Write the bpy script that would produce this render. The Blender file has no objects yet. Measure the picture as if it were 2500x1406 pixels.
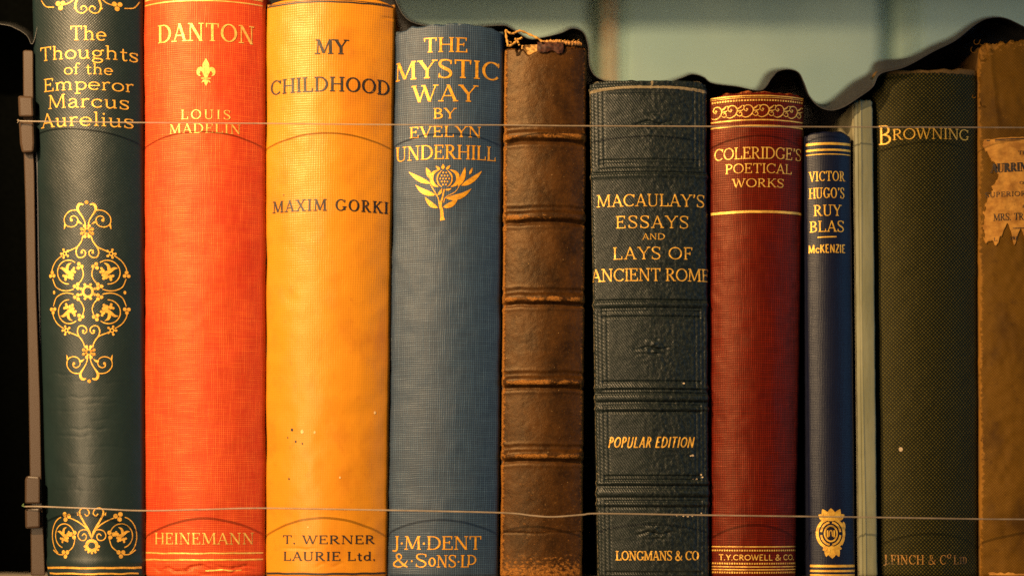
import bpy, math, random
import numpy as np
from mathutils import Vector

random.seed(7); rng = np.random.default_rng(7)
SC = bpy.context.scene
COL = SC.collection
PX = 0.00015            # metres for one unit of the photograph at the spines
D = 4000.0              # camera distance in those units
CX, EY = 1250.0, 1250.0 # column of the optical axis, row of the eye level
SHELF = 159.0           # shelf top below eye level
R = math.radians

# ------------------------------------------------------------------ camera
cd = bpy.data.cameras.new('camera'); cam = bpy.data.objects.new('camera', cd); COL.objects.link(cam)
cam.location = (0, -D*PX, 0); cam.rotation_euler = (R(90), 0, 0)
cd.sensor_width = 36; cd.lens = 36*D/2500.0
cd.shift_x = 0; cd.shift_y = (EY-703)/2500.0
cd.clip_start = 0.01; cd.clip_end = 20
cd.dof.use_dof = True; cd.dof.focus_distance = D*PX; cd.dof.aperture_fstop = 1.9
SC.camera = cam

# ------------------------------------------------------------------ world, lamps, exposure
w = bpy.data.worlds.new('World'); SC.world = w; w.use_nodes = True
w.node_tree.nodes['Background'].inputs[0].default_value = (0.55, 0.75, 1.0, 1)
w.node_tree.nodes['Background'].inputs[1].default_value = 0.012

def aim(o, tgt):
    o.rotation_euler = (Vector(tgt)-o.location).to_track_quat('-Z', 'Y').to_euler()
def W3(px, py, depth):
    f = (D+depth)/D
    return np.array([(px-CX)*f*PX, depth*PX, (EY-py)*f*PX])

kd = bpy.data.lights.new('key_spot', 'SPOT'); key = bpy.data.objects.new('key_spot', kd); COL.objects.link(key)
key.location = W3(520, 600, 0) + np.array([-2150, -3350, 2450])*PX
aim(key, W3(510, 430, 0))
kd.energy = 50; kd.color = (1.0, 0.66, 0.33); kd.spot_size = R(43); kd.spot_blend = 1.0; kd.shadow_soft_size = 0.007

fd = bpy.data.lights.new('cool_fill', 'AREA'); fill = bpy.data.objects.new('cool_fill', fd); COL.objects.link(fill)  # cool fill lamp off to the right, its source unseen
fd.shape = 'RECTANGLE'; fd.size = 0.35; fd.size_y = 0.6
fill.location = W3(1600, 900, 0) + np.array([4200, -2300, 900])*PX
aim(fill, W3(1300, 750, 0)); fd.energy = 0.75; fd.color = (0.22, 0.58, 1.0)

sd = bpy.data.lights.new('strip_lamp', 'AREA'); strip = bpy.data.objects.new('strip_lamp', sd); COL.objects.link(strip)
sd.shape = 'RECTANGLE'; sd.size = 0.10; sd.size_y = 0.75
strip.location = W3(700, 700, 0) + np.array([-2900, -5600, 300])*PX
aim(strip, W3(900, 750, 0)); sd.energy = 6.4; sd.color = (1.0, 0.70, 0.40)

SC.view_settings.view_transform = 'Standard'; SC.view_settings.look = 'None'
SC.view_settings.exposure = 0.0; SC.view_settings.gamma = 1.0
try: SC.view_settings.use_curve_mapping = False
except Exception: pass
SC.cycles.use_denoising = False
SC.cycles.max_bounces = 8

# ------------------------------------------------------------------ node helper
class NT:
    def __init__(s, name):
        s.m = bpy.data.materials.new(name); s.m.use_nodes = True
        s.t = s.m.node_tree; s.t.nodes.clear()
        s.out = s.t.nodes.new('ShaderNodeOutputMaterial')
        s.b = s.t.nodes.new('ShaderNodeBsdfPrincipled')
        s.t.links.new(s.b.outputs[0], s.out.inputs[0])
    def n(s, ty, **k):
        x = s.t.nodes.new(ty)
        for a, v in k.items(): setattr(x, a, v)
        return x
    def put(s, sock, v):
        if isinstance(v, bpy.types.NodeSocket): s.t.links.new(v, sock)
        elif isinstance(v, (tuple, list)) and len(v) == 3 and len(sock.default_value) == 4: sock.default_value = (*v, 1)
        else: sock.default_value = v
    def m_(s, op, a, b=0.0, c=0.0, clamp=False):
        x = s.n('ShaderNodeMath', operation=op, use_clamp=clamp)
        s.put(x.inputs[0], a); s.put(x.inputs[1], b); s.put(x.inputs[2], c)
        return x.outputs[0]
    def add(s, a, b): return s.m_('ADD', a, b)
    def mul(s, a, b): return s.m_('MULTIPLY', a, b)
    def sub(s, a, b): return s.m_('SUBTRACT', a, b)
    def mad(s, a, b, c): return s.m_('MULTIPLY_ADD', a, b, c)
    def ramp(s, v, a, b, c=0.0, d=1.0):
        x = s.n('ShaderNodeMapRange'); x.interpolation_type = 'SMOOTHSTEP'
        s.put(x.inputs[0], v); s.put(x.inputs[1], a); s.put(x.inputs[2], b); s.put(x.inputs[3], c); s.put(x.inputs[4], d)
        return x.outputs[0]
    def mix(s, f, a, b, mode='MIX'):
        x = s.n('ShaderNodeMix', data_type='RGBA', blend_type=mode)
        s.put(x.inputs[0], f); s.put(x.inputs[6], a); s.put(x.inputs[7], b)
        return x.outputs[2]
    def uv(s):
        if not hasattr(s, '_uv'):
            u = s.n('ShaderNodeUVMap'); u.uv_map = 'UVMap'
            sp = s.n('ShaderNodeSeparateXYZ'); s.t.links.new(u.outputs[0], sp.inputs[0])
            s._uv = (s.mul(sp.outputs[0], 1000.0), s.mul(sp.outputs[1], 1000.0))   # back to photo units
        return s._uv
    def xyz(s):
        if not hasattr(s, '_xyz'):
            g = s.n('ShaderNodeTexCoord')
            sp = s.n('ShaderNodeSeparateXYZ'); s.t.links.new(g.outputs['Object'], sp.inputs[0])
            s._xyz = tuple(s.mul(sp.outputs[i], 1/PX) for i in range(3))
        return s._xyz
    def vec(s, x, y, z=0.0):
        c = s.n('ShaderNodeCombineXYZ'); s.put(c.inputs[0], x); s.put(c.inputs[1], y); s.put(c.inputs[2], z)
        return c.outputs[0]
    def noise(s, x, y, sx, sy, detail=3.0, z=0.0, rough=0.5):
        t = s.n('ShaderNodeTexNoise'); t.inputs['Scale'].default_value = 1.0
        t.inputs['Detail'].default_value = detail; t.inputs['Roughness'].default_value = rough
        s.t.links.new(s.vec(s.mul(x, 1.0/sx), s.mul(y, 1.0/sy), z), t.inputs['Vector'])
        return t.outputs[0]
    def bump(s, h, dist, strength=1.0, prev=None):
        b = s.n('ShaderNodeBump'); b.inputs['Distance'].default_value = dist*PX; b.inputs['Strength'].default_value = strength
        s.put(b.inputs['Height'], h)
        if prev is not None: s.t.links.new(prev, b.inputs['Normal'])
        return b.outputs[0]
    def fin(s, color, rough=0.5, spec=0.4, normal=None, **k):
        s.put(s.b.inputs['Base Color'], color); s.put(s.b.inputs['Roughness'], rough)
        s.put(s.b.inputs['Specular IOR Level'], spec)
        if normal is not None: s.t.links.new(normal, s.b.inputs['Normal'])
        for a, v in k.items(): s.put(s.b.inputs[a.replace('_', ' ')], v)
        return s.m

def simple(name, col, rough=0.6, spec=0.3, var=0.25, sc=40, **k):
    t = NT(name); x, y, z = t.xyz()
    n = t.noise(x, z, sc, sc, 4, t.mul(y, 1.0/sc))
    c = t.mix(t.ramp(n, 0.3, 0.7), tuple(v*(1-var) for v in col), tuple(min(1, v*(1+var)) for v in col))
    return t.fin(c, rough, spec, **k)

def weave(name, lo, hi, pu=5.8, pv=5.8, mode='grid', slub=0.6, stain=0.25, stain_col=None, rough=0.55, spec=0.4,
          amp=1.0, bump=0.7, rub=0.0, rub_col=None, soft=0.0, seed=0.0, tint=(1, 1, 1)):
    """bookcloth: threads in the photo's pitch, slubs along the threads, stains"""
    t = NT(name); u, v = t.uv()
    d1 = t.noise(u, v, 60, 45, 2, seed+3.1); d2 = t.noise(u, v, 50, 70, 2, seed+9.7)
    uu = t.add(u, t.mul(t.sub(d1, 0.5), 5.0)); vv = t.add(v, t.mul(t.sub(d2, 0.5), 5.0))
    TP = 2*math.pi
    if mode == 'grid':
        lu = t.mad(t.m_('COSINE', t.mul(uu, TP/pu)), 0.5, 0.5); lv = t.mad(t.m_('COSINE', t.mul(vv, TP/pv)), 0.5, 0.5)
        su = t.noise(uu, vv, 2.8, 80, 2, seed+1.0); sv = t.noise(uu, vv, 70, 2.8, 2, seed+2.0)
        su = t.ramp(su, 0.32, 0.72, 1-slub, 1.0); sv = t.ramp(sv, 0.30, 0.70, 1-slub, 1.0)
        h = t.m_('MAXIMUM', t.mul(lu, su), t.mul(lv, sv))
        h = t.m_('ADD', t.mul(h, 0.6), t.mul(t.mul(t.mul(lu, su), t.mul(lv, sv)), 0.55), clamp=True)
    elif mode == 'dots':
        a = t.m_('SINE', t.mul(uu, TP/(2*pu))); b = t.m_('SINE', t.mul(vv, TP/(2*pv)))
        h = t.ramp(t.mul(a, b), -0.15, 0.95)
        pat = t.noise(uu, vv, 9, 7, 3, seed+4.0)
        h = t.mul(h, t.ramp(pat, 0.25, 0.75, 1-slub, 1.0))
    elif mode == 'twill':
        q = t.add(uu, vv); r2 = t.sub(uu, vv)
        a = t.mad(t.m_('SINE', t.mul(q, TP/(pu*1.4))), 0.5, 0.5); b = t.mad(t.m_('SINE', t.mul(r2, TP/(pv*1.9))), 0.5, 0.5)
        pat = t.noise(uu, vv, 12, 5, 3, seed+4.0)
        h = t.mul(t.mad(t.mul(a, b), 0.7, t.mul(a, 0.3)), t.ramp(pat, 0.25, 0.75, 1-slub, 1.0))
    elif mode == 'rib':       # diagonal ribs that fade into creased leather grain towards the right
        q = t.add(uu, t.mul(vv, -0.75))
        a = t.mad(t.m_('SINE', t.mul(q, TP/pu)), 0.5, 0.5)
        grain = t.noise(uu, vv, 7, 9, 4, seed+5.0, 0.6)
        side = t.ramp(t.add(u, t.mul(t.sub(t.noise(u, v, 60, 60, 3, 8.0), 0.5), 140)), -60, 30)
        h = t.add(t.mul(a, t.mad(side, -0.8, 1.0)), 0.0)
        gg = t.ramp(grain, 0.38, 0.72)
        h = t.m_('ADD', t.mul(h, 0.62), t.mul(gg, t.mad(side, 0.35, 0.3)), clamp=True)
    fine = t.noise(u, v, 2.6, 2.6, 2, seed+6.0)
    h = t.mul(h, t.ramp(fine, 0.2, 0.8, 0.6, 1.0))
    if soft:      # worn smooth towards the foot
        k = t.ramp(t.add(v, t.mul(t.noise(u, v, 120, 120, 2, 4.4), 300)), 600, 1300, 1.0, 1-soft)
        h = t.mad(t.sub(h, 0.5), k, 0.5)
    hc = t.mad(t.sub(h, 0.5), amp, 0.5)
    c = t.mix(t.m_('ADD', hc, 0.0, clamp=True), lo, hi)
    big = t.noise(u, v, 130, 190, 4, seed+11.0, 0.6)
    sc = stain_col or tuple(x*0.55 for x in lo)
    c = t.mix(t.mul(t.ramp(big, 0.45, 0.75), stain), c, sc)
    mid = t.noise(u, v, 24, 30, 4, seed+15.0, 0.6)
    c = t.mix(t.mul(t.ramp(mid, 0.55, 0.8), stain*0.7), c, sc)
    if rub_col is not None:
        at = t.n('ShaderNodeAttribute'); at.attribute_name = 'wear'
        rn = t.noise(u, v, 9, 9, 4, seed+20.0, 0.65)
        f = t.m_('MULTIPLY', t.ramp(t.add(rn, t.mad(at.outputs['Fac'], 0.8, -0.45)), 0.42, 0.62), 0.9, clamp=True)
        c = t.mix(f, c, rub_col)
    ro = t.mad(t.sub(0.5, h), 0.25, rough)
    nb = t.bump(t.noise(u, v, 45, 60, 3, seed+30.0), 7.0, 0.18)
    nb = t.bump(h, bump, 0.8, nb)
    return t.fin(c, ro, spec, nb, Specular_Tint=tint)

def gilt(name, under, col=(0.86, 0.43, 0.055), wear=0.35, metal=0.35, rough=0.42, lo=0.49):
    t = NT(name); u, v = t.uv()
    n = t.noise(u, v, 5.0, 4.0, 4, 3.0, 0.65); b = t.noise(u, v, 40, 50, 2, 8.0)
    f = t.ramp(t.add(n, t.mul(t.sub(b, 0.5), 0.5)), lo, lo+0.2, 0.0, wear)
    tone = t.noise(u, v, 14, 9, 3, 14.0)
    c0 = t.mix(t.ramp(tone, 0.3, 0.7), tuple(x*0.72 for x in col), tuple(min(1, x*1.15) for x in col))
    c = t.mix(f, c0, under)
    nb = t.bump(t.noise(u, v, 3.0, 3.0, 3), 1.2, 0.5)
    t.put(t.b.inputs['Metallic'], t.mul(t.sub(1.0, f), metal))
    return t.fin(c, rough, 0.5, nb)

# ------------------------------------------------------------------ mesh helper
def tag(o, label=None, cat=None, group=None, kind=None):
    if label: o['label'] = label
    if cat: o['category'] = cat
    if group: o['group'] = group
    if kind: o['kind'] = kind
    return o
def empty(name, loc):
    o = bpy.data.objects.new(name, None); COL.objects.link(o); o.location = loc; o.empty_display_size = 0.01
    return o
def mesh_obj(name, V, F, mat, parent=None, origin=None, uv=None, attr=None, smooth=True):
    V = np.asarray(V, dtype=float)
    if origin is None: origin = np.zeros(3)
    me = bpy.data.meshes.new(name); me.from_pydata((V-np.asarray(origin)).tolist(), [], [list(f) for f in F]); me.update()
    if uv is not None:
        l = me.uv_layers.new(name='UVMap'); idx = np.zeros(len(me.loops), dtype=np.int32)
        me.loops.foreach_get('vertex_index', idx)
        l.data.foreach_set('uv', (np.asarray(uv)[idx]/1000.0).astype(np.float32).ravel())
    if attr is not None:
        a = me.attributes.new('wear', 'FLOAT', 'POINT'); a.data.foreach_set('value', np.asarray(attr, dtype=np.float32).ravel())
    if smooth: me.polygons.foreach_set('use_smooth', [True]*len(me.polygons))
    me.materials.append(mat)
    o = bpy.data.objects.new(name, me); COL.objects.link(o)
    if parent is not None: o.parent = parent
    return o
def grid_faces(nr, nc, off=0):
    F = []
    for i in range(nr-1):
        for j in range(nc-1):
            a = off+i*nc+j
            F.append((a, a+nc, a+nc+1, a+1))
    return F
def hexa(P):   # 8 corners: bottom ring then top ring
    return list(P), [(3, 2, 1, 0), (4, 5, 6, 7), (0, 1, 5, 4), (1, 2, 6, 5), (2, 3, 7, 6), (3, 0, 4, 7)]
def bevel(o, wpx, seg=2):
    m = o.modifiers.new('bevel', 'BEVEL'); m.width = wpx*PX; m.segments = seg; m.limit_method = 'ANGLE'
def tube(pts, rad, n=8):
    pts = np.asarray(pts, float); V = []; F = []
    for i, p in enumerate(pts):
        a = pts[max(i-1, 0)]; b = pts[min(i+1, len(pts)-1)]
        t = (b-a)/np.linalg.norm(b-a); up = np.array([0, 0, 1.0])
        if abs(t[2]) > 0.9: up = np.array([0, 1.0, 0])
        s = np.cross(t, up); s /= np.linalg.norm(s); q = np.cross(s, t)
        r = rad[i] if hasattr(rad, '__len__') else rad
        for k in range(n):
            an = 2*math.pi*k/n; V.append(p+r*(math.cos(an)*s+math.sin(an)*q))
    for i in range(len(pts)-1):
        for k in range(n):
            F.append((i*n+k, i*n+(k+1) % n, (i+1)*n+(k+1) % n, (i+1)*n+k))
    F.append(tuple(range(n))); F.append(tuple(range(len(V)-1, len(V)-n-1, -1)))
    return V, F
def smooth_curve(P, n=8):
    P = np.asarray(P, float); out = []
    for i in range(len(P)-1):
        p0 = P[max(i-1, 0)]; p1 = P[i]; p2 = P[i+1]; p3 = P[min(i+2, len(P)-1)]
        for k in range(n):
            t = k/n
            out.append(0.5*((2*p1)+(-p0+p2)*t+(2*p0-5*p1+4*p2-p3)*t*t+(-p0+3*p1-3*p2+p3)*t**3))
    out.append(P[-1]); return np.array(out)
def vnoise(x, y, seed=0):
    """smooth value noise on arrays"""
    x = np.asarray(x, float); y = np.asarray(y, float)
    xi = np.floor(x).astype(int); yi = np.floor(y).astype(int); fx = x-xi; fy = y-yi
    fx = fx*fx*(3-2*fx); fy = fy*fy*(3-2*fy)
    def h(a, b):
        q = np.sin(a*127.1+b*311.7+seed*74.7)*43758.5453
        return q-np.floor(q)
    return (h(xi, yi)*(1-fx)+h(xi+1, yi)*fx)*(1-fy)+(h(xi, yi+1)*(1-fx)+h(xi+1, yi+1)*fx)*fy

# ------------------------------------------------------------------ book
class Book:
    def __init__(s, label, xl, xr, ytop, y0=0.0, th=30, re=9, depth=850):
        """xl, xr: (at row 0, at row 1400) edges; y0 depth of the spine's front; th half angle of the rounding"""
        s.xl, s.xr, s.ytop, s.y0, s.depth = xl, xr, ytop, y0, depth
        t = R(th); e = R(86)
        hw = ((xr[0]-xl[0])+(xr[1]-xl[1]))/4.0*(D+y0+30)/D
        hin = hw-re*(math.sin(e)-math.sin(t)); Rr = hin/math.sin(t)
        ph = np.linspace(-e, e, 900)
        lx = np.where(np.abs(ph) < t, Rr*np.sin(ph), np.sign(ph)*(hin+re*(np.sin(np.abs(ph))-math.sin(t))))
        dp = np.where(np.abs(ph) < t, Rr*(1-np.cos(ph)), Rr*(1-math.cos(t))+re*(math.cos(t)-np.cos(ph)))
        al = np.concatenate([[0], np.cumsum(np.hypot(np.diff(lx), np.diff(dp)))]); al -= al[-1]/2
        s.A = al[-1]; s.tab = (al, lx, dp); s.hw = hw; s.sag = dp[0]; s.phi = ph
        s.ybot = EY+SHELF*D/(D+y0)
        s.root = empty('book', W3(*[0, 0, 0]))
        c, h = s.row(s.ybot)
        s.org = np.array([c*PX, (y0+s.sag+depth*0.4)*PX, -SHELF*PX])
        s.root.location = s.org
        tag(s.root, label, 'book', 'old books standing in a row')
        s.disp = None
    def row(s, sy):
        sy = np.asarray(sy, float); f = (D+s.y0+s.sag)/D
        a = (s.xl[0]+(s.xl[1]-s.xl[0])*sy/1400.0-CX)*f; b = (s.xr[0]+(s.xr[1]-s.xr[0])*sy/1400.0-CX)*f
        return (a+b)/2, (b-a)/2
    def P(s, a, sy, off=0.0):
        """point on the spine: a = arc length from its middle, sy = row at the spine's front, off = outward"""
        a = np.asarray(a, float); sy = np.asarray(sy, float)
        al, lx, dp = s.tab
        x = np.interp(a, al, lx); d = np.interp(a, al, dp); ph = np.interp(a, al, s.phi)
        c, h = s.row(sy)
        X = c+x*h/s.hw+off*np.sin(ph); Y = s.y0+d-off*np.cos(ph); Z = (EY-sy)*(D+s.y0)/D
        return np.stack([X, Y, Z], -1)*PX
    def a_of(s, sx, sy):
        a = np.linspace(-s.A, s.A, 600); p = s.P(a, np.full(600, float(sy)))/PX
        scr = CX+p[:, 0]*D/(D+p[:, 1])
        return float(np.interp(sx, scr, a))
    def build(s, mat, board_mat, page_mat, du=4.0, dv=6.0, disp=None, top=None, wear=None, bands=None, capr=7.0, rows_extra=None):
        s.disp = disp
        nc = int(2*s.A/du)+1; a = np.linspace(-s.A, s.A, nc)
        sy = np.arange(s.ytop, s.ybot, dv)
        sy = np.append(sy, s.ybot)
        if rows_extra is not None: sy = np.unique(np.concatenate([sy, rows_extra]))
        nr = len(sy)
        Aa, S = np.meshgrid(a, sy)
        if top is not None:
            dt = top(a)[None, :]; k = np.clip(1-(S-s.ytop)/60.0, 0, 1); S = S+dt*k
        off = np.zeros_like(S)
        if disp is not None: off = off+disp(Aa, S)
        for ys, sg in ((S[0], 1), (S[-1], -1)):           # the head and tail turn in
            q = np.clip(1-np.abs(S-ys[None, :])/capr, 0, 1); off -= capr*(1-np.sqrt(1-q*q))*0.9
        V = s.P(Aa, S, off)
        # head and tail caps reach back over the page block
        capt = V[0].copy(); capt[:, 1] += 40*PX; capb = V[-1].copy(); capb[:, 1] += 40*PX
        V = np.concatenate([capt[None], V, capb[None]]); S2 = np.concatenate([S[:1]-12, S, S[-1:]+12]); A2 = np.concatenate([Aa[:1], Aa, Aa[-1:]])
        uv = np.stack([A2, S2], -1).reshape(-1, 2)
        if wear is None:      # rubbed edges, head and tail
            wear = lambda A, S: .5*np.clip((np.abs(A)-s.A+13)/10, 0, 1)*(.6+.8*vnoise(A*0, S/60, 4))+.55*np.clip((s.ytop+16-S)/14, 0, 1)+.45*np.clip((S-s.ybot+14)/12, 0, 1)
        wv = wear(A2, S2).ravel()
        VV = V.reshape(-1, 3)
        nrr = nr+2
        if not bands:
            s.spine = mesh_obj('spine', VV, grid_faces(nrr, nc), mat, s.root, s.org, uv, wv)
        else:
            rs = np.concatenate([[sy[0]-1], sy, [sy[-1]+1]])
            isb = np.zeros(nrr-1, int)
            for bi, (b0, b1) in enumerate(bands):
                isb[(rs[:-1] >= b0) & (rs[1:] <= b1)] = bi+1
            def sub(rowsel):
                F = []
                for i in rowsel:
                    for j in range(nc-1):
                        q = i*nc+j; F.append((q, q+nc, q+nc+1, q+1))
                used = np.unique(np.array(F)); mp = -np.ones(nrr*nc, int); mp[used] = np.arange(len(used))
                return used, mp[np.array(F)]
            u_, f_ = sub(np.nonzero(isb == 0)[0]); s.spine = mesh_obj('spine', VV[u_], f_, mat, s.root, s.org, uv[u_], wv[u_])
            for bi in range(len(bands)):
                u_, f_ = sub(np.nonzero(isb == bi+1)[0]); mesh_obj('raised_band', VV[u_], f_, mat, s.spine, s.org, uv[u_], wv[u_])
        # boards and pages behind the spine
        def slab(x0f, x1f, yt, yb, d0, d1, name, m, bv):
            P = []
            for y in (yb, yt):
                c, h = s.row(y); z = (EY-y)*(D+s.y0)/D
                xa = x0f(c, h); xb = x1f(c, h)
                for x, d in ((xa, d0), (xb, d0), (xb, d1), (xa, d1)): P.append(np.array([x, s.y0+d, z])*PX)
            v, f = hexa(P)
            uvs = np.array([[p[1]/PX, EY-p[2]/PX] for p in P])
            o = mesh_obj(name, v, f, m, s.root, s.org, uvs, smooth=False)
            if bv: bevel(o, bv)
            return o
        bt = min(14, s.hw*0.25)
        slab(lambda c, h: c-h+0.6, lambda c, h: c-h+bt, s.ytop+6, s.ybot, s.sag+3, s.depth, 'front_cover', board_mat, 2.5)
        slab(lambda c, h: c+h-bt, lambda c, h: c+h-0.6, s.ytop+6, s.ybot, s.sag+3, s.depth, 'back_cover', board_mat, 2.5)
        slab(lambda c, h: c-h+bt+1, lambda c, h: c+h-bt-1, s.ytop+26, s.ybot-18, s.sag+46, s.depth-20, 'page_block', page_mat, 0)
        return s
    # -------- ink on the spine
    def ink(s): return Ink(s)

class Ink:
    """collects strokes laid on one book's spine; coordinates are arc length and row"""
    def __init__(s, bk): s.bk = bk; s.V = []; s.F = []; s.UV = []; s.n = 0
    def strip(s, L, Rr):
        o = 0.8+0.07*(s.n % 6); s.n += 1
        L = np.asarray(L); Rr = np.asarray(Rr); b = sum(len(v) for v in s.V)
        n = len(L); q = np.concatenate([L, Rr])
        if s.bk.disp is not None: o = o+s.bk.disp(q[:, 0], q[:, 1])
        s.V.append(s.bk.P(q[:, 0], q[:, 1], o)); s.UV.append(q)
        for i in range(n-1): s.F.append((b+i, b+n+i, b+n+i+1, b+i+1))
    def path(s, pts, wd, sm=0):
        P = np.asarray(pts, float)
        W = np.full(len(P), float(wd)) if not hasattr(wd, '__len__') else np.asarray(wd, float)
        if sm:
            Q = smooth_curve(np.column_stack([P, W]), sm); P = Q[:, :2]; W = np.maximum(Q[:, 2], 0.15)
        else:
            seg = np.linalg.norm(np.diff(P, axis=0), axis=1)
            if seg.max() > 5:
                c = np.concatenate([[0], np.cumsum(seg)]); t = np.unique(np.concatenate([c, np.arange(0, c[-1], 4.0)]))
                P = np.column_stack([np.interp(t, c, P[:, 0]), np.interp(t, c, P[:, 1])]); W = np.interp(t, c, W)
        T = np.gradient(P, axis=0); T /= np.maximum(np.linalg.norm(T, axis=1), 1e-9)[:, None]
        N = np.column_stack([-T[:, 1], T[:, 0]])
        s.strip(P+N*W[:, None]/2, P-N*W[:, None]/2)
    def quad(s, a, b, c, d):       # a-b one edge, d-c the other
        a, b, c, d = map(lambda q: np.asarray(q, float), (a, b, c, d))
        n = max(2, int(max(np.linalg.norm(b-a), np.linalg.norm(c-d))/4)+1); t = np.linspace(0, 1, n)[:, None]
        s.strip(a+(b-a)*t, d+(c-d)*t)
    def disk(s, x, y, r, ry=None):
        ry = ry or r; t = np.linspace(0, math.pi, 9)
        s.strip(np.column_stack([x+r*np.cos(t), y+ry*np.sin(t)]), np.column_stack([x+r*np.cos(t), y-ry*np.sin(t)]))
    def ring(s, x, y, rx, ry, wd, a0=0, a1=360):
        t = np.radians(np.linspace(a0, a1, max(8, int(abs(a1-a0)/9)))); s.path(np.column_stack([x+rx*np.cos(t), y-ry*np.sin(t)]), wd, 1)
    def leaf(s, b, t, wd, bend=0.0):
        b = np.asarray(b, float); t = np.asarray(t, float); d = t-b; n = np.array([-d[1], d[0]])
        f = np.linspace(0, 1, 9); P = b+d*f[:, None]+n*(bend*np.sin(math.pi*f))[:, None]
        s.path(P, wd*np.sin(math.pi*np.clip(f, 0, 1)**0.8)**0.9+0.4)
    def done(s, name, mat, label=None):
        o = mesh_obj(name, np.concatenate(s.V), s.F, mat, s.bk.spine, s.bk.org, np.concatenate(s.UV), smooth=False)
        if label: o['label'] = label
        return o
    # -------- text
    def text(s, txt, x0, x1, yt, yb, st):
        bk = s.bk; a0 = bk.a_of(x0, yb); a1 = bk.a_of(x1, yb); H = yb-yt
        k = st['k']*H; n = st['n']*H; tr = st.get('tr', 0.08)*H; sl = st.get('slant', 0.0)
        adv = [0.3 if ch == ' ' else GL[ch][0] for ch in txt]
        wx = ((a1-a0)-tr*(len(txt)-1))/(sum(adv)*H)
        if wx < 0.45: tr *= 0.3; wx = ((a1-a0)-tr*(len(txt)-1))/(sum(adv)*H)
        x = a0
        for ch, ad in zip(txt, adv):
            if ch != ' ': s.glyph(ch, x, yb, H, wx, k, n, st.get('serif', 0.1), sl)
            x += ad*H*wx+tr
    def glyph(s, ch, x0, yb, H, wx, k, n, sf, sl):
        def T(x, y): return np.array([x0+x*H*wx+sl*y*H, yb-y*H])
        wdt = lambda q: k if q == 'k' else (n if q == 'n' else q*H)
        for st in GL[ch][1]:
            c = st[0]
            if c == 'L':
                _, xa, ya, xb, yb2, q = st; a = T(xa, ya); b = T(xb, yb2); d = b-a; ww = wdt(q)
                ln = max(np.linalg.norm(d), 1e-6)
                if abs(d[1]) > 0.6*abs(d[0]): h = np.array([ww/2*min(1.6, ln/abs(d[1])), 0])
                else: h = np.array([0, ww/2*min(1.6, ln/abs(d[0]))])
                s.quad(a-h, b-h, b+h, a+h)
            elif c == 'A':
                _, cx, cy, rx, ry, t0, t1 = st
                t = np.radians(np.linspace(t0, t1, max(6, int(abs(t1-t0)/12))))
                rx2 = rx-(0.5*k/(H*wx)); ry2 = ry-(0.5*n/H)
                P = np.array([T(cx+rx2*math.cos(q), cy+ry2*math.sin(q)) for q in t])
                s.path(P, n+(k-n)*np.abs(np.cos(t))**1.3, 1)
            elif c == 'P':
                P = np.array([T(*p[:2]) for p in st[1]]); W = [n+(k-n)*p[2] for p in st[1]]
                s.path(P, W, 4)
            elif c == 'S' and sf > 0:      # serif: x, y, sides
                _, xa, ya, sd = st; h = sf*H
                l = h+k/2 if '-' in sd else 0; r = h+k/2 if '+' in sd else 0
                p = T(xa, ya); yy = p[1]+(-n*0.5 if ya < 0.3 else n*0.5)
                s.path([[p[0]-l, yy], [p[0]+r, yy]], n*0.95)
            elif c == 'V' and sf > 0:      # upright tip at the end of an arm
                _, xa, ya, yc = st; s.path([T(xa, ya), T(xa, yc)], [n*0.8, n*1.5] if abs(yc-0.5) > abs(ya-0.5) else [n*1.5, n*0.8])
            elif c == 'D':
                _, xa, ya, r = st; p = T(xa, ya); s.disk(p[0], p[1], max(r*H, k*0.55))

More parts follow.
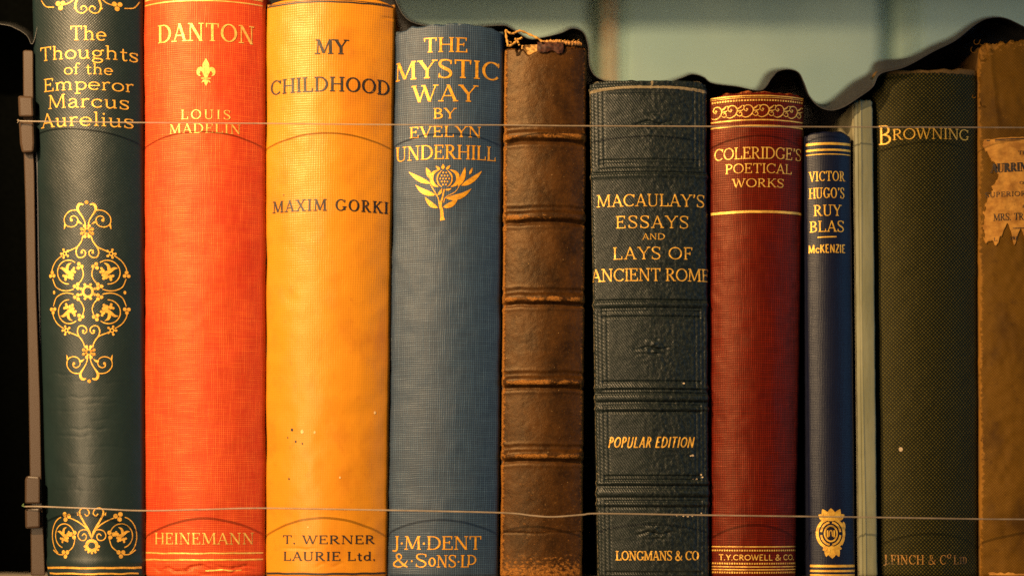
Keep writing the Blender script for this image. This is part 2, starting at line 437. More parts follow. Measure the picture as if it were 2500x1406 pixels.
SSH = [(.54, .80, .25), (.49, .93, .1), (.32, .985, 0), (.14, .93, .5), (.09, .76, .8), (.20, .58, 1), (.42, .44, 1), (.53, .27, .8), (.47, .09, .5), (.29, .015, 0), (.12, .08, .1), (.06, .22, .25)]
GL = {
 'A': (.74, [('L', .08, 0, .37, 1, 'n'), ('L', .36, 1, .66, 0, 'k'), ('L', .17, .34, .55, .34, 'n'), ('S', .08, 0, '-+'), ('S', .66, 0, '-+')]),
 'B': (.62, [('L', .14, 0, .14, 1, 'k'), ('S', .14, 0, '-'), ('S', .14, 1, '-'), ('A', .28, .75, .27, .25, -90, 90), ('A', .29, .26, .32, .26, -90, 90), ('L', .14, .965, .29, .965, 'n'), ('L', .14, .51, .3, .51, 'n'), ('L', .14, .035, .3, .035, 'n')]),
 'C': (.76, [('A', .42, .5, .41, .5, 42, 318), ('V', .71, .95, .70)]),
 'D': (.80, [('L', .14, 0, .14, 1, 'k'), ('S', .14, 0, '-'), ('S', .14, 1, '-'), ('A', .32, .5, .46, .5, -90, 90), ('L', .14, .965, .33, .965, 'n'), ('L', .14, .035, .33, .035, 'n')]),
 'E': (.64, [('L', .14, 0, .14, 1, 'k'), ('S', .14, 0, '-'), ('S', .14, 1, '-'), ('L', .14, .965, .55, .965, 'n'), ('L', .14, .52, .43, .52, 'n'), ('L', .14, .035, .58, .035, 'n'), ('V', .55, 1, .77), ('V', .43, .40, .64), ('V', .58, 0, .25)]),
 'F': (.60, [('L', .14, 0, .14, 1, 'k'), ('S', .14, 0, '-+'), ('S', .14, 1, '-'), ('L', .14, .965, .54, .965, 'n'), ('L', .14, .5, .42, .5, 'n'), ('V', .54, 1, .76), ('V', .42, .38, .62)]),
 'G': (.82, [('A', .42, .5, .41, .5, 42, 322), ('V', .71, .95, .70), ('L', .70, .08, .70, .40, 'k'), ('S', .70, .40, '-+')]),
 'H': (.82, [('L', .14, 0, .14, 1, 'k'), ('L', .68, 0, .68, 1, 'k'), ('L', .14, .52, .68, .52, 'n'), ('S', .14, 0, '-+'), ('S', .14, 1, '-+'), ('S', .68, 0, '-+'), ('S', .68, 1, '-+')]),
 'I': (.30, [('L', .15, 0, .15, 1, 'k'), ('S', .15, 0, '-+'), ('S', .15, 1, '-+')]),
 'J': (.40, [('P', [(.26, 1, 1), (.26, .6, 1), (.26, .15, 1), (.22, -.05, .8), (.10, -.12, .4), (-.02, -.08, .5)]), ('S', .26, 1, '-+')]),
 'K': (.76, [('L', .14, 0, .14, 1, 'k'), ('L', .62, 1, .16, .42, 'n'), ('L', .30, .58, .68, 0, 'k'), ('S', .14, 0, '-+'), ('S', .14, 1, '-+'), ('S', .62, 1, '-+'), ('S', .68, 0, '-+')]),
 'L': (.62, [('L', .14, 0, .14, 1, 'k'), ('S', .14, 0, '-'), ('S', .14, 1, '-+'), ('L', .14, .035, .57, .035, 'n'), ('V', .57, 0, .27)]),
 'M': (.98, [('L', .12, 0, .16, 1, 'n'), ('L', .16, 1, .48, .06, 'k'), ('L', .48, .06, .80, 1, 'n'), ('L', .82, 1, .85, 0, 'k'), ('S', .12, 0, '-+'), ('S', .16, 1, '-'), ('S', .82, 1, '+'), ('S', .85, 0, '-+')]),
 'N': (.84, [('L', .14, 0, .14, 1, 'n'), ('L', .14, 1, .69, 0, 'k'), ('L', .69, 0, .69, 1, 'n'), ('S', .14, 0, '-+'), ('S', .14, 1, '-'), ('S', .69, 1, '-+')]),
 'O': (.84, [('A', .42, .5, .42, .5, 0, 360)]),
 'P': (.62, [('L', .14, 0, .14, 1, 'k'), ('S', .14, 0, '-+'), ('S', .14, 1, '-'), ('A', .30, .73, .29, .27, -90, 90), ('L', .14, .965, .31, .965, 'n'), ('L', .14, .49, .31, .49, 'n')]),
 'R': (.72, [('L', .14, 0, .14, 1, 'k'), ('S', .14, 0, '-+'), ('S', .14, 1, '-'), ('A', .30, .74, .28, .26, -90, 90), ('L', .14, .965, .31, .965, 'n'), ('L', .14, .5, .31, .5, 'n'), ('L', .31, .5, .62, 0, 'k'), ('S', .62, 0, '+')]),
 'S': (.60, [('P', SSH), ('V', .53, .97, .74), ('V', .075, .03, .27)]),
 'T': (.70, [('L', .35, 0, .35, 1, 'k'), ('L', .04, .965, .66, .965, 'n'), ('S', .35, 0, '-+'), ('V', .05, 1, .75), ('V', .65, 1, .75)]),
 'U': (.78, [('L', .14, .32, .14, 1, 'k'), ('P', [(.14, .34, 1), (.16, .16, .8), (.24, .05, .3), (.37, .02, 0), (.52, .06, 0), (.61, .16, .05), (.63, .34, .05)]), ('L', .63, .32, .63, 1, 'n'), ('S', .14, 1, '-+'), ('S', .63, 1, '-+')]),
 'V': (.74, [('L', .08, 1, .38, 0, 'k'), ('L', .37, 0, .66, 1, 'n'), ('S', .08, 1, '-+'), ('S', .66, 1, '-+')]),
 'W': (1.06, [('L', .08, 1, .32, 0, 'k'), ('L', .32, 0, .54, .95, 'n'), ('L', .50, 1, .74, 0, 'k'), ('L', .74, 0, .98, 1, 'n'), ('S', .08, 1, '-+'), ('S', .98, 1, '-+'), ('S', .50, 1, '-')]),
 'X': (.74, [('L', .08, 1, .64, 0, 'k'), ('L', .08, 0, .64, 1, 'n'), ('S', .08, 1, '-+'), ('S', .64, 1, '-+'), ('S', .08, 0, '-+'), ('S', .64, 0, '-+')]),
 'Y': (.74, [('L', .08, 1, .38, .45, 'k'), ('L', .38, .45, .68, 1, 'n'), ('L', .38, 0, .38, .48, 'k'), ('S', .08, 1, '-+'), ('S', .68, 1, '-+'), ('S', .38, 0, '-+')]),
 'Z': (.62, [('L', .56, .965, .06, .035, 'k'), ('L', .08, .965, .56, .965, 'n'), ('L', .06, .035, .56, .035, 'n')]),
 '&': (.86, [('P', [(.80, .50, .1), (.72, .30, .2), (.56, .09, .4), (.34, .015, .6), (.12, .10, .9), (.10, .28, 1), (.24, .46, .6), (.44, .62, .3), (.50, .80, .5), (.38, .97, .3), (.24, .88, .7), (.26, .70, 1), (.44, .40, 1), (.66, .12, 1), (.82, .02, .3)])]),
 "'": (.22, [('P', [(.12, 1, 1), (.14, .88, .9), (.08, .74, .1)])]),
 '.': (.24, [('D', .10, .06, .07)]),
 '*': (.26, [('D', .13, .45, .06)]),
 'o_': (.4, [('A', .2, .72, .2, .22, 0, 360)]),
 'a': (.56, [('P', [(.10, .50, .6), (.16, .60, .2), (.28, .63, .1), (.40, .55, .7), (.42, .40, 1), (.42, .12, 1), (.47, .02, .4), (.54, .03, 0)]), ('P', [(.42, .38, .1), (.22, .33, .3), (.09, .20, .9), (.13, .05, .6), (.26, .01, .2), (.42, .14, .1)])]),
 'c': (.52, [('A', .28, .31, .27, .32, 45, 320), ('D', .45, .50, .045)]),
 'd': (.60, [('A', .26, .31, .25, .32, 40, 320), ('L', .46, 0, .46, 1, 'k'), ('S', .46, 1, '-'), ('S', .46, 0, '+')]),
 'e': (.56, [('A', .28, .31, .28, .32, 0, 318), ('L', .06, .33, .52, .33, 'n')]),
 'f': (.36, [('P', [(.40, .88, 1), (.36, .98, .3), (.26, .98, .2), (.18, .85, .8), (.17, .6, 1), (.17, .3, 1), (.17, .0, 1)]), ('L', .02, .60, .34, .60, 'n'), ('S', .17, 0, '-+')]),
 'g': (.58, [('A', .25, .40, .23, .23, 0, 360), ('P', [(.14, .20, .1), (.08, .10, .5), (.18, .02, .6), (.38, .01, .7), (.50, -.09, .8), (.42, -.23, .4), (.24, -.27, .2), (.06, -.20, .5), (.06, -.07, .5), (.16, .02, .2)]), ('P', [(.42, .54, .1), (.50, .62, .5), (.57, .60, .8)])]),
 'h': (.64, [('L', .13, 0, .13, 1, 'k'), ('S', .13, 1, '-'), ('S', .13, 0, '-+'), ('P', [(.13, .46, .1), (.24, .60, .1), (.38, .61, .5), (.48, .48, 1), (.48, .25, 1), (.48, 0, 1)]), ('S', .48, 0, '-+')]),
 'i': (.28, [('L', .14, 0, .14, .62, 'k'), ('S', .14, .62, '-'), ('S', .14, 0, '-+'), ('D', .14, .86, .065)]),
 'l': (.28, [('L', .14, 0, .14, 1, 'k'), ('S', .14, 1, '-'), ('S', .14, 0, '-+')]),
 'm': (.98, [('L', .13, 0, .13, .62, 'k'), ('S', .13, .62, '-'), ('S', .13, 0, '-+'), ('P', [(.13, .46, .1), (.24, .60, .1), (.37, .61, .5), (.47, .48, 1), (.47, .25, 1), (.47, 0, 1)]), ('S', .47, 0, '-+'), ('P', [(.47, .46, .1), (.58, .60, .1), (.71, .61, .5), (.81, .48, 1), (.81, .25, 1), (.81, 0, 1)]), ('S', .81, 0, '-+')]),
 'o': (.58, [('A', .29, .31, .29, .33, 0, 360)]),
 'p': (.62, [('L', .13, -.28, .13, .62, 'k'), ('S', .13, .62, '-'), ('L', .02, -.27, .28, -.27, 'n'), ('A', .33, .31, .26, .32, -140, 140)]),
 'r': (.46, [('L', .13, 0, .13, .62, 'k'), ('S', .13, .62, '-'), ('S', .13, 0, '-+'), ('P', [(.13, .42, .1), (.22, .57, .2), (.33, .62, .5), (.41, .56, 1)])]),
 's': (.46, [('P', [(x*.78, y*.63, q) for x, y, q in SSH]), ('V', .41, .62, .46), ('V', .06, .02, .18)]),
 't': (.40, [('P', [(.17, .84, .4), (.17, .6, 1), (.17, .3, 1), (.19, .08, .9), (.27, .01, .3), (.37, .08, .1)]), ('L', .03, .60, .36, .60, 'n')]),
 'u': (.64, [('P', [(.13, .62, 1), (.13, .35, 1), (.14, .12, .9), (.24, .01, .4), (.36, .04, .1), (.47, .16, .1)]), ('L', .48, 0, .48, .62, 'k'), ('S', .13, .62, '-'), ('S', .48, .62, '-'), ('S', .48, 0, '+')]),
}
ROMAN = dict(k=.14, n=.055, serif=.075, tr=.08)
OLD = dict(k=.115, n=.07, serif=.085, tr=.07)
HEAVY = dict(k=.19, n=.085, serif=.07, tr=.09)
SLAB = dict(k=.16, n=.09, serif=.08, tr=.06)
SANS = dict(k=.115, n=.10, serif=0, tr=.07)
BSANS = dict(k=.15, n=.125, serif=0, tr=.06)

def rule(ink, sy, wd, a0=None, a1=None, inset=8, wob=0.0, skew=0.0):
    A = ink.bk.A-inset; a = np.arange(-A if a0 is None else a0, (A if a1 is None else a1)+.1, 4.0)
    y = sy+wob*(vnoise(a/25.0, np.full(len(a), sy), 3)-.5)+skew*a/A
    ink.path(np.column_stack([a, y]), wd)
def rules(bk, mat, items, name='gilt_rule'):
    for it in items:
        k = bk.ink(); rule(k, it[0], it[1], **(it[2] if len(it) > 2 else {})); k.done(name, mat)
def beads(bk, mat, items):
    for y, ins in items:
        k = bk.ink(); dotted(k, y, 2.3, inset=ins); k.done('beaded_rule', mat)
def specks(bk, name, mat, items, asp):
    for x, y, r in items:
        k = bk.ink(); k.disk(bk.a_of(x, y), y, r, r*asp); k.done(name, mat)
def dotted(ink, sy, r, step=6.5, inset=14):
    for a in np.arange(-ink.bk.A+inset, ink.bk.A-inset, step):
        ink.path([[a-r*.9, sy], [a+r*.9, sy]], r*1.7)

# ------------------------------------------------------------------ setting: shelf, wall, upper shelf
shelf_m = simple('shelf_paint', (0.34, 0.30, 0.24), 0.5, 0.3, 0.12, 60)
def box(name, x0, x1, y0, y1, z0, z1, mat, parent=None, origin=(0, 0, 0), bv=0):
    P = [np.array(p)*PX for p in ((x0, y0, z0), (x1, y0, z0), (x1, y1, z0), (x0, y1, z0), (x0, y0, z1), (x1, y0, z1), (x1, y1, z1), (x0, y1, z1))]
    v, f = hexa(P); o = mesh_obj(name, v, f, mat, parent, origin, smooth=False)
    if bv: bevel(o, bv)
    return o
WALLD = 1250.0
o = box('shelf', -2600, 2600, -75, WALLD-4, -SHELF-110, -SHELF, shelf_m, bv=5); tag(o, kind='structure')

t = NT('wall_paint'); x, y, z = t.xyz()
c = t.mix(t.ramp(t.noise(x, z, 300, 200, 3), .3, .7), (0.34, 0.505, 0.475), (0.41, 0.57, 0.51))
c = t.mix(t.mul(t.ramp(t.noise(x, z, 30, 300, 4, 5.0), .5, .8), .25), c, (0.24, 0.31, 0.30))
wall_m = t.fin(c, 0.55, 0.3)
# boarded wall: wide boards with a bead and grooves at their joints
fw = (D+WALLD)/D
joints = [(q-CX)*fw for q in (-700, 35, 770, 1482, 2195, 2920)]
prof = [(-3600, 0)]
for j in joints:
    prof += [(j-64, 0), (j-58, 70), (j-12, 76), (j+26, 4), (j+34, 0), (j+38, 20), (j+62, 20), (j+70, 0)]
prof += [(4200, 0)]
V = []; zr = (-SHELF-300, 2300)
for zz in zr:
    for (xx, dd) in prof: V.append(np.array([xx, WALLD+dd, zz])*PX)
n = len(prof); F = [(i, i+1, n+i+1, n+i) for i in range(n-1)]
wl = mesh_obj('wall', V, F, wall_m, smooth=False); tag(wl, kind='structure')
lit_groove_m = simple('lit_groove_tan', (0.50, 0.33, 0.17), .6, .2, .2, 60)  # tan colour stands in for the warm-lit face of the groove
o = box('lit_groove_strip', joints[3]-2, joints[3]+20, WALLD-10, WALLD+74, -SHELF+1, 1950, lit_groove_m, bv=3); tag(o, kind='structure')  # added strip, carries the groove's lit side in its colour
o = box('upper_shelf', -2600, 2600, WALLD-330, WALLD-20, (EY+112)*1.22, (EY+112)*1.22+90, shelf_m, bv=4); tag(o, kind='structure')

# ------------------------------------------------------------------ materials for the books
pages = simple('old_paper', (0.50, 0.38, 0.22), 0.8, 0.1, 0.2, 12)
def board(name, col): return simple(name, col, 0.6, 0.3, 0.2, 30)

m_green = weave('green_cloth', (0.002, 0.010, 0.012), (0.020, 0.037, 0.034), 4.6, 4.6, 'twill', .5, .35, (0.004, 0.008, 0.007), .36, .42, 1.0, .6, soft=.75, seed=1, rub_col=(0.09, 0.085, 0.05))
m_red = weave('red_linen', (0.41, 0.021, 0.009), (0.80, 0.165, 0.028), 5.0, 5.0, 'grid', .75, .55, (0.40, 0.012, 0.006), .42, .65, 1.0, .7, seed=2, tint=(1, .55, .25), rub_col=(0.62, 0.20, 0.05))
m_yellow = weave('yellow_cloth', (0.50, 0.175, 0.007), (0.71, 0.29, 0.018), 5.8, 5.8, 'grid', .35, .55, (0.40, 0.115, 0.010), .36, .5, .6, .6, soft=.7, seed=3, tint=(1, .8, .5), rub_col=(0.40, 0.19, 0.06))
m_blue = weave('blue_linen', (0.003, 0.011, 0.030), (0.062, 0.122, 0.195), 5.4, 5.4, 'grid', .62, .25, (0.010, 0.018, 0.03), .48, .5, .9, .8, seed=4, rub_col=(0.13, 0.17, 0.19))
m_leather_g = weave('green_leathercloth', (0.0015, 0.005, 0.006), (0.036, 0.045, 0.034), 6.6, 6, 'rib', .5, .3, (0.002, 0.006, 0.007), .36, .36, 1.0, 1.2, rub_col=(0.26, 0.20, 0.11), seed=6)
m_maroon = weave('maroon_cloth', (0.026, 0.0008, 0.0006), (0.27, 0.017, 0.004), 5.0, 5.6, 'grid', .6, .35, (0.045, 0.001, 0.003), .38, .45, 1.0, .6, rub_col=(0.42, 0.12, 0.03), seed=7, tint=(1, .45, .25))
m_navy = weave('navy_cloth', (0.0015, 0.003, 0.016), (0.010, 0.014, 0.038), 4.0, 4.0, 'grid', .4, .3, (0.002, 0.004, 0.02),   .38, .38, .9, .4, rub_col=(0.20, 0.18, 0.15), seed=8)
m_olive = weave('olive_dotted_cloth', (0.003, 0.005, 0.003), (0.165, 0.125, 0.014), 4.6, 4.6, 'dots', .5, .2, (0.003, 0.006, 0.003), .45, .22, 1.0, .8, rub_col=(0.16, 0.09, 0.03), seed=9, tint=(1, .9, .5))
m_tan = weave('tan_cloth', (0.105, 0.045, 0.003), (0.29, 0.130, 0.010), 4.4, 4.4, 'twill', .6, .95, (0.050, 0.020, 0.004), .5, .25, .8, .9, rub_col=(0.36, 0.16, 0.025), seed=10, tint=(1, .75, .4))

t = NT('brown_leather'); u, v = t.uv()
a = t.noise(u, v, 70, 90, 5, 1.0, .65); b = t.noise(u, v, 8, 8, 5, 2.0, .7); cfine = t.noise(u, v, 2.6, 3.2, 3, 3.0)
c = t.mix(t.ramp(a, .3, .7), (0.016, 0.0055, 0.0012), (0.070, 0.026, 0.0045))
c = t.mix(t.mul(t.ramp(b, .45, .75), .6), c, (0.090, 0.036, 0.007))
c = t.mix(t.mul(t.ramp(cfine, .5, .7), .6), c, (0.010, 0.008, 0.004))
at = t.n('ShaderNodeAttribute'); at.attribute_name = 'wear'
f = t.ramp(t.add(t.noise(u, v, 10, 7, 5, 9.0, .7), t.mad(at.outputs['Fac'], .56, -.36)), .42, .60)
c = t.mix(t.mul(f, .9), c, t.mix(t.ramp(cfine, .3, .7), (0.13, 0.040, 0.006), (0.40, 0.165, 0.026)))
sp_ = t.ramp(t.noise(u, v, 5, 5, 2, 21.0), .70, .78)
c = t.mix(t.mul(sp_, .7), c, (0.40, 0.24, 0.09))
nb = t.bump(a, 3, .5); nb = t.bump(b, 1.3, .6, nb); nb = t.bump(cfine, .7, .6, nb)
m_brown = t.fin(c, t.mad(f, .25, .44), .35, nb, Specular_Tint=(1, .72, .42))

t = NT('cream_vellum'); u, v = t.uv()
c = t.mix(t.ramp(t.noise(u, v, 30, 260, 4, 2.0), .3, .7), (0.20, 0.20, 0.11), (0.27, 0.265, 0.155))
c = t.mix(t.mul(t.ramp(t.noise(u, v, 6, 40, 4, 5.0), .55, .8), .3), c, (0.12, 0.10, 0.045))
m_cream = t.fin(c, .5, .35, t.bump(t.noise(u, v, 8, 60, 3), 1.5, .4))

g_green = gilt('gilt_on_green', (0.05, 0.05, 0.02), (0.90, 0.47, 0.07), .45)
g_red = gilt('gilt_on_red', (0.70, 0.12, 0.02), (0.95, 0.58, 0.13), .6, lo=.50)
ink_black = gilt('black_ink', (0.58, 0.25, 0.03), (0.014, 0.010, 0.008), .5, 0.0, .5, lo=.57)
ink_heavy = gilt('black_heavy_ink', (0.50, 0.22, 0.03), (0.016, 0.012, 0.010), .5, 0.0, .5, lo=.60)
g_blue = gilt('gilt_on_blue', (0.12, 0.12, 0.08), (0.82, 0.37, 0.022), .5, lo=.53)
g_leather = gilt('gilt_on_leathercloth', (0.04, 0.04, 0.02), (0.92, 0.48, 0.07), .4)
g_maroon = gilt('gilt_on_maroon', (0.22, 0.03, 0.012), (0.95, 0.52, 0.09), .5)
g_navy = gilt('gilt_on_navy', (0.02, 0.02, 0.03), (1.0, 0.52, 0.07), .3, lo=.58)
g_olive = gilt('gilt_on_olive', (0.03, 0.03, 0.01), (0.95, 0.50, 0.06), .5, lo=.50)
g_faint = gilt('faded_gilt', (0.02, 0.022, 0.008), (0.60, 0.28, 0.045), .92, .2, .5, lo=.43)

def Z(ox, oy):      # from an enlarged crop (scale .264) to photo units
    return lambda p: (ox+p[0]*.264, oy+p[1]*.264)

# ------------------------------------------------------------------ book 1: dark green with gilt scrolls
def wob(sc, amp, seed):
    return lambda A, S: amp*(vnoise(A/sc, S/sc, seed)-.5)+amp*.5*(vnoise(A/(sc*.35), S/(sc*.35), seed+1)-.5)
def creases(rows, amp=1.2):
    def f(A, S):
        o = np.zeros_like(S)
        for (y, a0, a1, q, k) in rows:
            m = np.exp(-((A-(a0+a1)/2)/((a1-a0)/2))**4)
            o -= q*m*np.exp(-((S-y-k*(vnoise(A/22, A*0, y)-.5)*8)/2.6)**2)
        return o*amp*(.55 if len(rows) > 9 else 1.0)
    return f

b1 = Book('dark green cloth book with gilt scroll ornaments, next to the narrow upright bracket', (80, 116), (350, 355), -140, 0, 34, 20)
cr = creases([(970, -90, 60, 1.0, 1), (985, -20, 100, .8, 1), (1000, -100, 30, .6, 1), (1048, -60, 60, 1.2, 1), (1063, -80, 10, 1.0, 1), (1090, -10, 90, .7, 1), (1130, -60, 20, .8, 1), (1165, -70, 70, .9, 1), (1197, -90, 30, .7, 1), (912, -110, -30, .8, 1), (1025, 0, 80, .7, 1), (932, -60, 110, .6, 1)])
b1.build(m_green, board('green_board', (0.010, 0.014, 0.010)), pages, disp=lambda A, S: wob(90, 1.4, 1)(A, S)+cr(A, S)+2.5*np.exp(-((S-1372)/10)**2), dv=3.0)
k = b1.ink()
for s_, x0, x1, yt, yb in (('The', 172, 260, 64, 99), ('Thoughts', 99, 337, 110, 144), ('of the', 157, 276, 155, 182), ('Emperor', 107, 328, 188, 220), ('Marcus', 118, 315, 229, 263), ('Aurelius', 102, 326, 273, 308)):
    k.text(s_, x0, x1, yt, yb, OLD)
k.done('title_lettering', g_green)

def mirror(ink, q, fx, cxs, fy=(1,), cys=0):
    """draw q(to) for mirrored copies; to maps crop points to arc/row"""
    for mx in fx:
        for my in fy:
            def to(p, mx=mx, my=my):
                x = p[0]*.264; return (cxs+mx*x, cys+my*p[1]*.264)
            q(to)
def trefoil(ink, to, x, y, r=17, ang=0):
    for d in (90, 210, 330):
        an = math.radians(d+ang); p = to((x+r*1.25*math.cos(an), y+r*1.25*math.sin(an))); ink.disk(p[0], p[1], r*.264)
def rosette(ink, to, x, y, r=42, n=8):
    for i in range(n):
        an = 2*math.pi*(i+.5)/n; p = to((x+r*math.cos(an), y+r*math.sin(an))); ink.disk(p[0], p[1], r*.30*.264)
        q = to((x+r*.45*math.cos(an), y+r*.45*math.sin(an))); ink.path([q, p], r*.3*.264)
    p = to((x, y)); ink.ring(p[0], p[1], r*.42*.264, r*.42*.264, r*.26*.264)
def flower(ink, to, x, y, s=1.0):
    def P(*pp): return [to((x+s*a, y+s*b)) for a, b in pp]
    z = .264*s
    ink.path(P((-90, -40), (-55, -38), (-20, -10), (5, 25)), [z*4, z*26, z*30, z*10], 3)
    ink.path(P((38, -88), (5, -70), (-8, -30), (5, 20)), [z*4, z*24, z*30, z*10], 3)
    for a, b, r in ((15, 10, 22), (50, -10, 19), (62, -35, 13), (70, 0, 13), (-20, 45, 20), (20, 45, 22), (-45, 35, 13), (-25, 72, 13), (42, 62, 14), (45, 28, 18)):
        p = to((x+s*a, y+s*b)); ink.disk(p[0], p[1], r*z)
k = b1.ink(); oc = b1.a_of(214.6, 712)
def orn(to):
    w = 9.5*.264
    p = to((0, -825)); k.disk(p[0], p[1], 4.6)
    k.path([to(q) for q in ((-28, -803), (-62, -808), (-82, -780), (-76, -745), (-48, -703), (-22, -655), (-10, -600))], [3, 6, 6.5, 5, 3, 2.4, 2.2], 4)
    k.path([to(q) for q in ((-68, -748), (-113, -755), (-163, -743), (-203, -703), (-213, -663), (-201, -623), (-163, -601), (-123, -603), (-93, -623), (-81, -658), (-93, -688), (-123, -701), (-148, -688), (-152, -668))], [3]+[w]*13, 4)
    p = to((-143, -662)); k.disk(p[0], p[1], 3.6)
    k.path([to(q) for q in ((-206, -625), (-210, -600), (-216, -580))], [4.6, 3.6, .6], 3)
    k.path([to(q) for q in ((-92, -640), (-70, -642), (-42, -622))], [4.2, 5.6, .8], 3)
    rosette(k, to, 0, -558, 52, 8)
    k.path([to(q) for q in ((-38, -513), (-53, -463), (-93, -413), (-173, -378))], w*1.1, 4)
    k.path([to(q) for q in ((-58, -458), (-95, -400), (-103, -360), (-88, -323), (-55, -314), (-23, -333), (-16, -363), (-34, -384), (-58, -377))], [2, 3]+[w*1.2]*7, 4)
    p = to((-50, -362)); k.disk(p[0], p[1], 3)
    rosette(k, to, -213, -355, 38, 5)
    k.path([to(q) for q in ((-238, -338), (-303, -293), (-343, -233), (-352, -190))], w, 4)
    trefoil(k, to, -350, -165, 17, 180)
    k.path([to(q) for q in ((-345, -128), (-313, -53), (-253, -18), (-193, -10), (-133, -23))], w, 4)
    c = to((-181, -183)); 
    k.path([to((-181+110*math.cos(math.radians(d)), -183-110*math.sin(math.radians(d)))) for d in range(52, 282, 10)], w, 1)
    k.path([to(q) for q in ((-50, -215), (-38, -160), (-58, -105), (-95, -65))], w, 4)
    trefoil(k, to, -72, -236, 17, 40); trefoil(k, to, -102, -50, 17, -30)
    flower(k, to, -185, -183, .95)
    p = to((-333, 4)); k.disk(p[0], p[1], 3.2)
mirror(k, orn, (1, -1), oc, (1, -1), 712)
k.ring(oc, 712, 11.5, 12.5, 6)
for i in range(8):
    an = 2*math.pi*(i+.5)/8; k.disk(oc+18*math.cos(an), 712+18.5*math.sin(an), 3.3)
k.done('scroll_ornament', g_green)
k = b1.ink(); oc2 = b1.a_of(215, 10)
def orn_top(to):
    k.path([to(q) for q in ((-75, -60), (-95, 0), (-110, 60), (-90, 112), (-45, 124), (-10, 92), (-30, 60), (-58, 72), (-55, 92))], [3, 5, 4.4]+[2.8]*6, 4)
    k.path([to(q) for q in ((-110, 75), (-118, 78), (-122, 72))], [5, 4, 1], 2)
    k.path([to(q) for q in ((-445, -20), (-395, 42), (-310, 58))], [2.4]*3, 4)
    trefoil(k, to, -247, 42, 22, 0)
    k.path([to(q) for q in ((-210, 42), (-150, 20), (-105, -30))], [2.4]*3, 4)
mirror(k, orn_top, (1, -1), oc2, (1,), 0)
k.done('head_ornament', g_green)
k = b1.ink(); oc3 = b1.a_of(224, 1310)
def orn_bot(to):
    w = 2.7
    k.path([to(q) for q in ((0, 15), (-20, -50), (-75, -140), (-112, -210), (-108, -250), (-75, -268), (-32, -252), (-20, -215), (-46, -195), (-64, -215))], [2, 4, 4.5, 4.5, 3.5, 3, 3, 3, 3, 3], 4)
    k.path([to(q) for q in ((-128, -200), (-140, -228))], [5, .8])
    k.path([to(q) for q in ((-5, 5), (-50, -80), (-130, -140), (-212, -175))], [2.5, 3.6, 3, w], 4)
    k.path([to(q) for q in ((-2, 5), (-20, -45), (-60, -68), (-115, -55), (-135, -10), (-110, 28), (-65, 28), (-50, -8), (-72, -30), (-94, -10))], w, 4)
    trefoil(k, to, -255, -188, 22, 20)
    k.path([to((-290+140*math.cos(math.radians(d)), -5-180*math.sin(math.radians(d)))) for d in range(100, 250, 10)], w, 1)
    k.path([to((-280+108*math.cos(math.radians(d)), -10-112*math.sin(math.radians(d)))) for d in range(15, 260, 10)], w, 1)
    flower(k, to, -285, -15, .85)
    trefoil(k, to, -185, -20, 20, 100); trefoil(k, to, -275, 155, 20, 0)
    k.path([to(q) for q in ((-165, 10), (-190, 90), (-250, 140))], w, 4)
    k.path([to(q) for q in ((-420, 120), (-360, 160), (-300, 165))], w, 4)
mirror(k, orn_bot, (1, -1), oc3, (1,), 1310)
k.ring(oc3, 1331, 13, 12, 8)
for i in range(7): an = math.pi*(i/6.0); k.disk(oc3+18*math.cos(an), 1333+16*math.sin(an), 3)
k.done('tail_ornament', g_green)
rules(b1, g_green, [(1386, 5, dict(inset=14, wob=2)), (1400, 4, dict(inset=22, wob=2))])

# ------------------------------------------------------------------ book 2: orange red
b2 = Book('orange-red linen book with a small gilt fleur-de-lis on its spine', (353, 357), (649, 647), -45, 0, 33, 20)
cr2 = creases([(1387, -120, 40, 5.5, 2.0), (1380, 30, 130, 4.5, 2), (1394, -40, 120, 2.6, 2), (1368, -130, -60, 1.6, 1)])
b2.build(m_red, board('red_board', (0.36, 0.035, 0.012)), pages, disp=lambda A, S: wob(80, 2.5, 5)(A, S)+cr2(A, S), dv=3.0)
k = b2.ink(); k.text('DANTON', 387, 621, 57, 101, ROMAN); k.done('title_lettering', g_red)
k = b2.ink(); k.text('LOUIS', 442, 563, 268, 291, dict(ROMAN, tr=.3)); k.text('MADELIN', 414, 588, 302, 325, dict(ROMAN, tr=.16)); k.done('author_lettering', g_red)
k = b2.ink(); k.text('HEINEMANN', 378, 620, 1300, 1328, dict(ROMAN, k=.14)); k.done('publisher_lettering', g_red)
k = b2.ink(); fc = b2.a_of(503, 177)
def fl(to):
    k.path([to(q) for q in ((-8, 720), (-22, 665), (-45, 640), (-66, 655), (-70, 688), (-50, 706))], [3, 7, 9.5, 9.5, 6, .8], 4)
    k.path([to(q) for q in ((-12, 742), (-25, 752), (-42, 768))], [3, 4, .8], 3)
mirror(k, fl, (1, -1), fc, (1,), 0)
k.path([(fc, 144), (fc, 152), (fc, 162), (fc, 174), (fc, 190)], [.8, 10, 17, 10, 4], 4)
k.path([(fc-11, 192), (fc+11, 192)], 2.6)
k.path([(fc, 194), (fc, 201), (fc, 210)], [4, 9.5, .8], 4)
k.done('fleur_de_lis', g_red)
rules(b2, g_red, [(2, 2.6, dict(inset=12)), (-10, 2.6, dict(inset=12)), (1350, 3.4, dict(inset=10, wob=1.5)), (1366, 3.4, dict(inset=10, wob=1.5)), (1392, 3, dict(a0=10, a1=100, wob=4))])

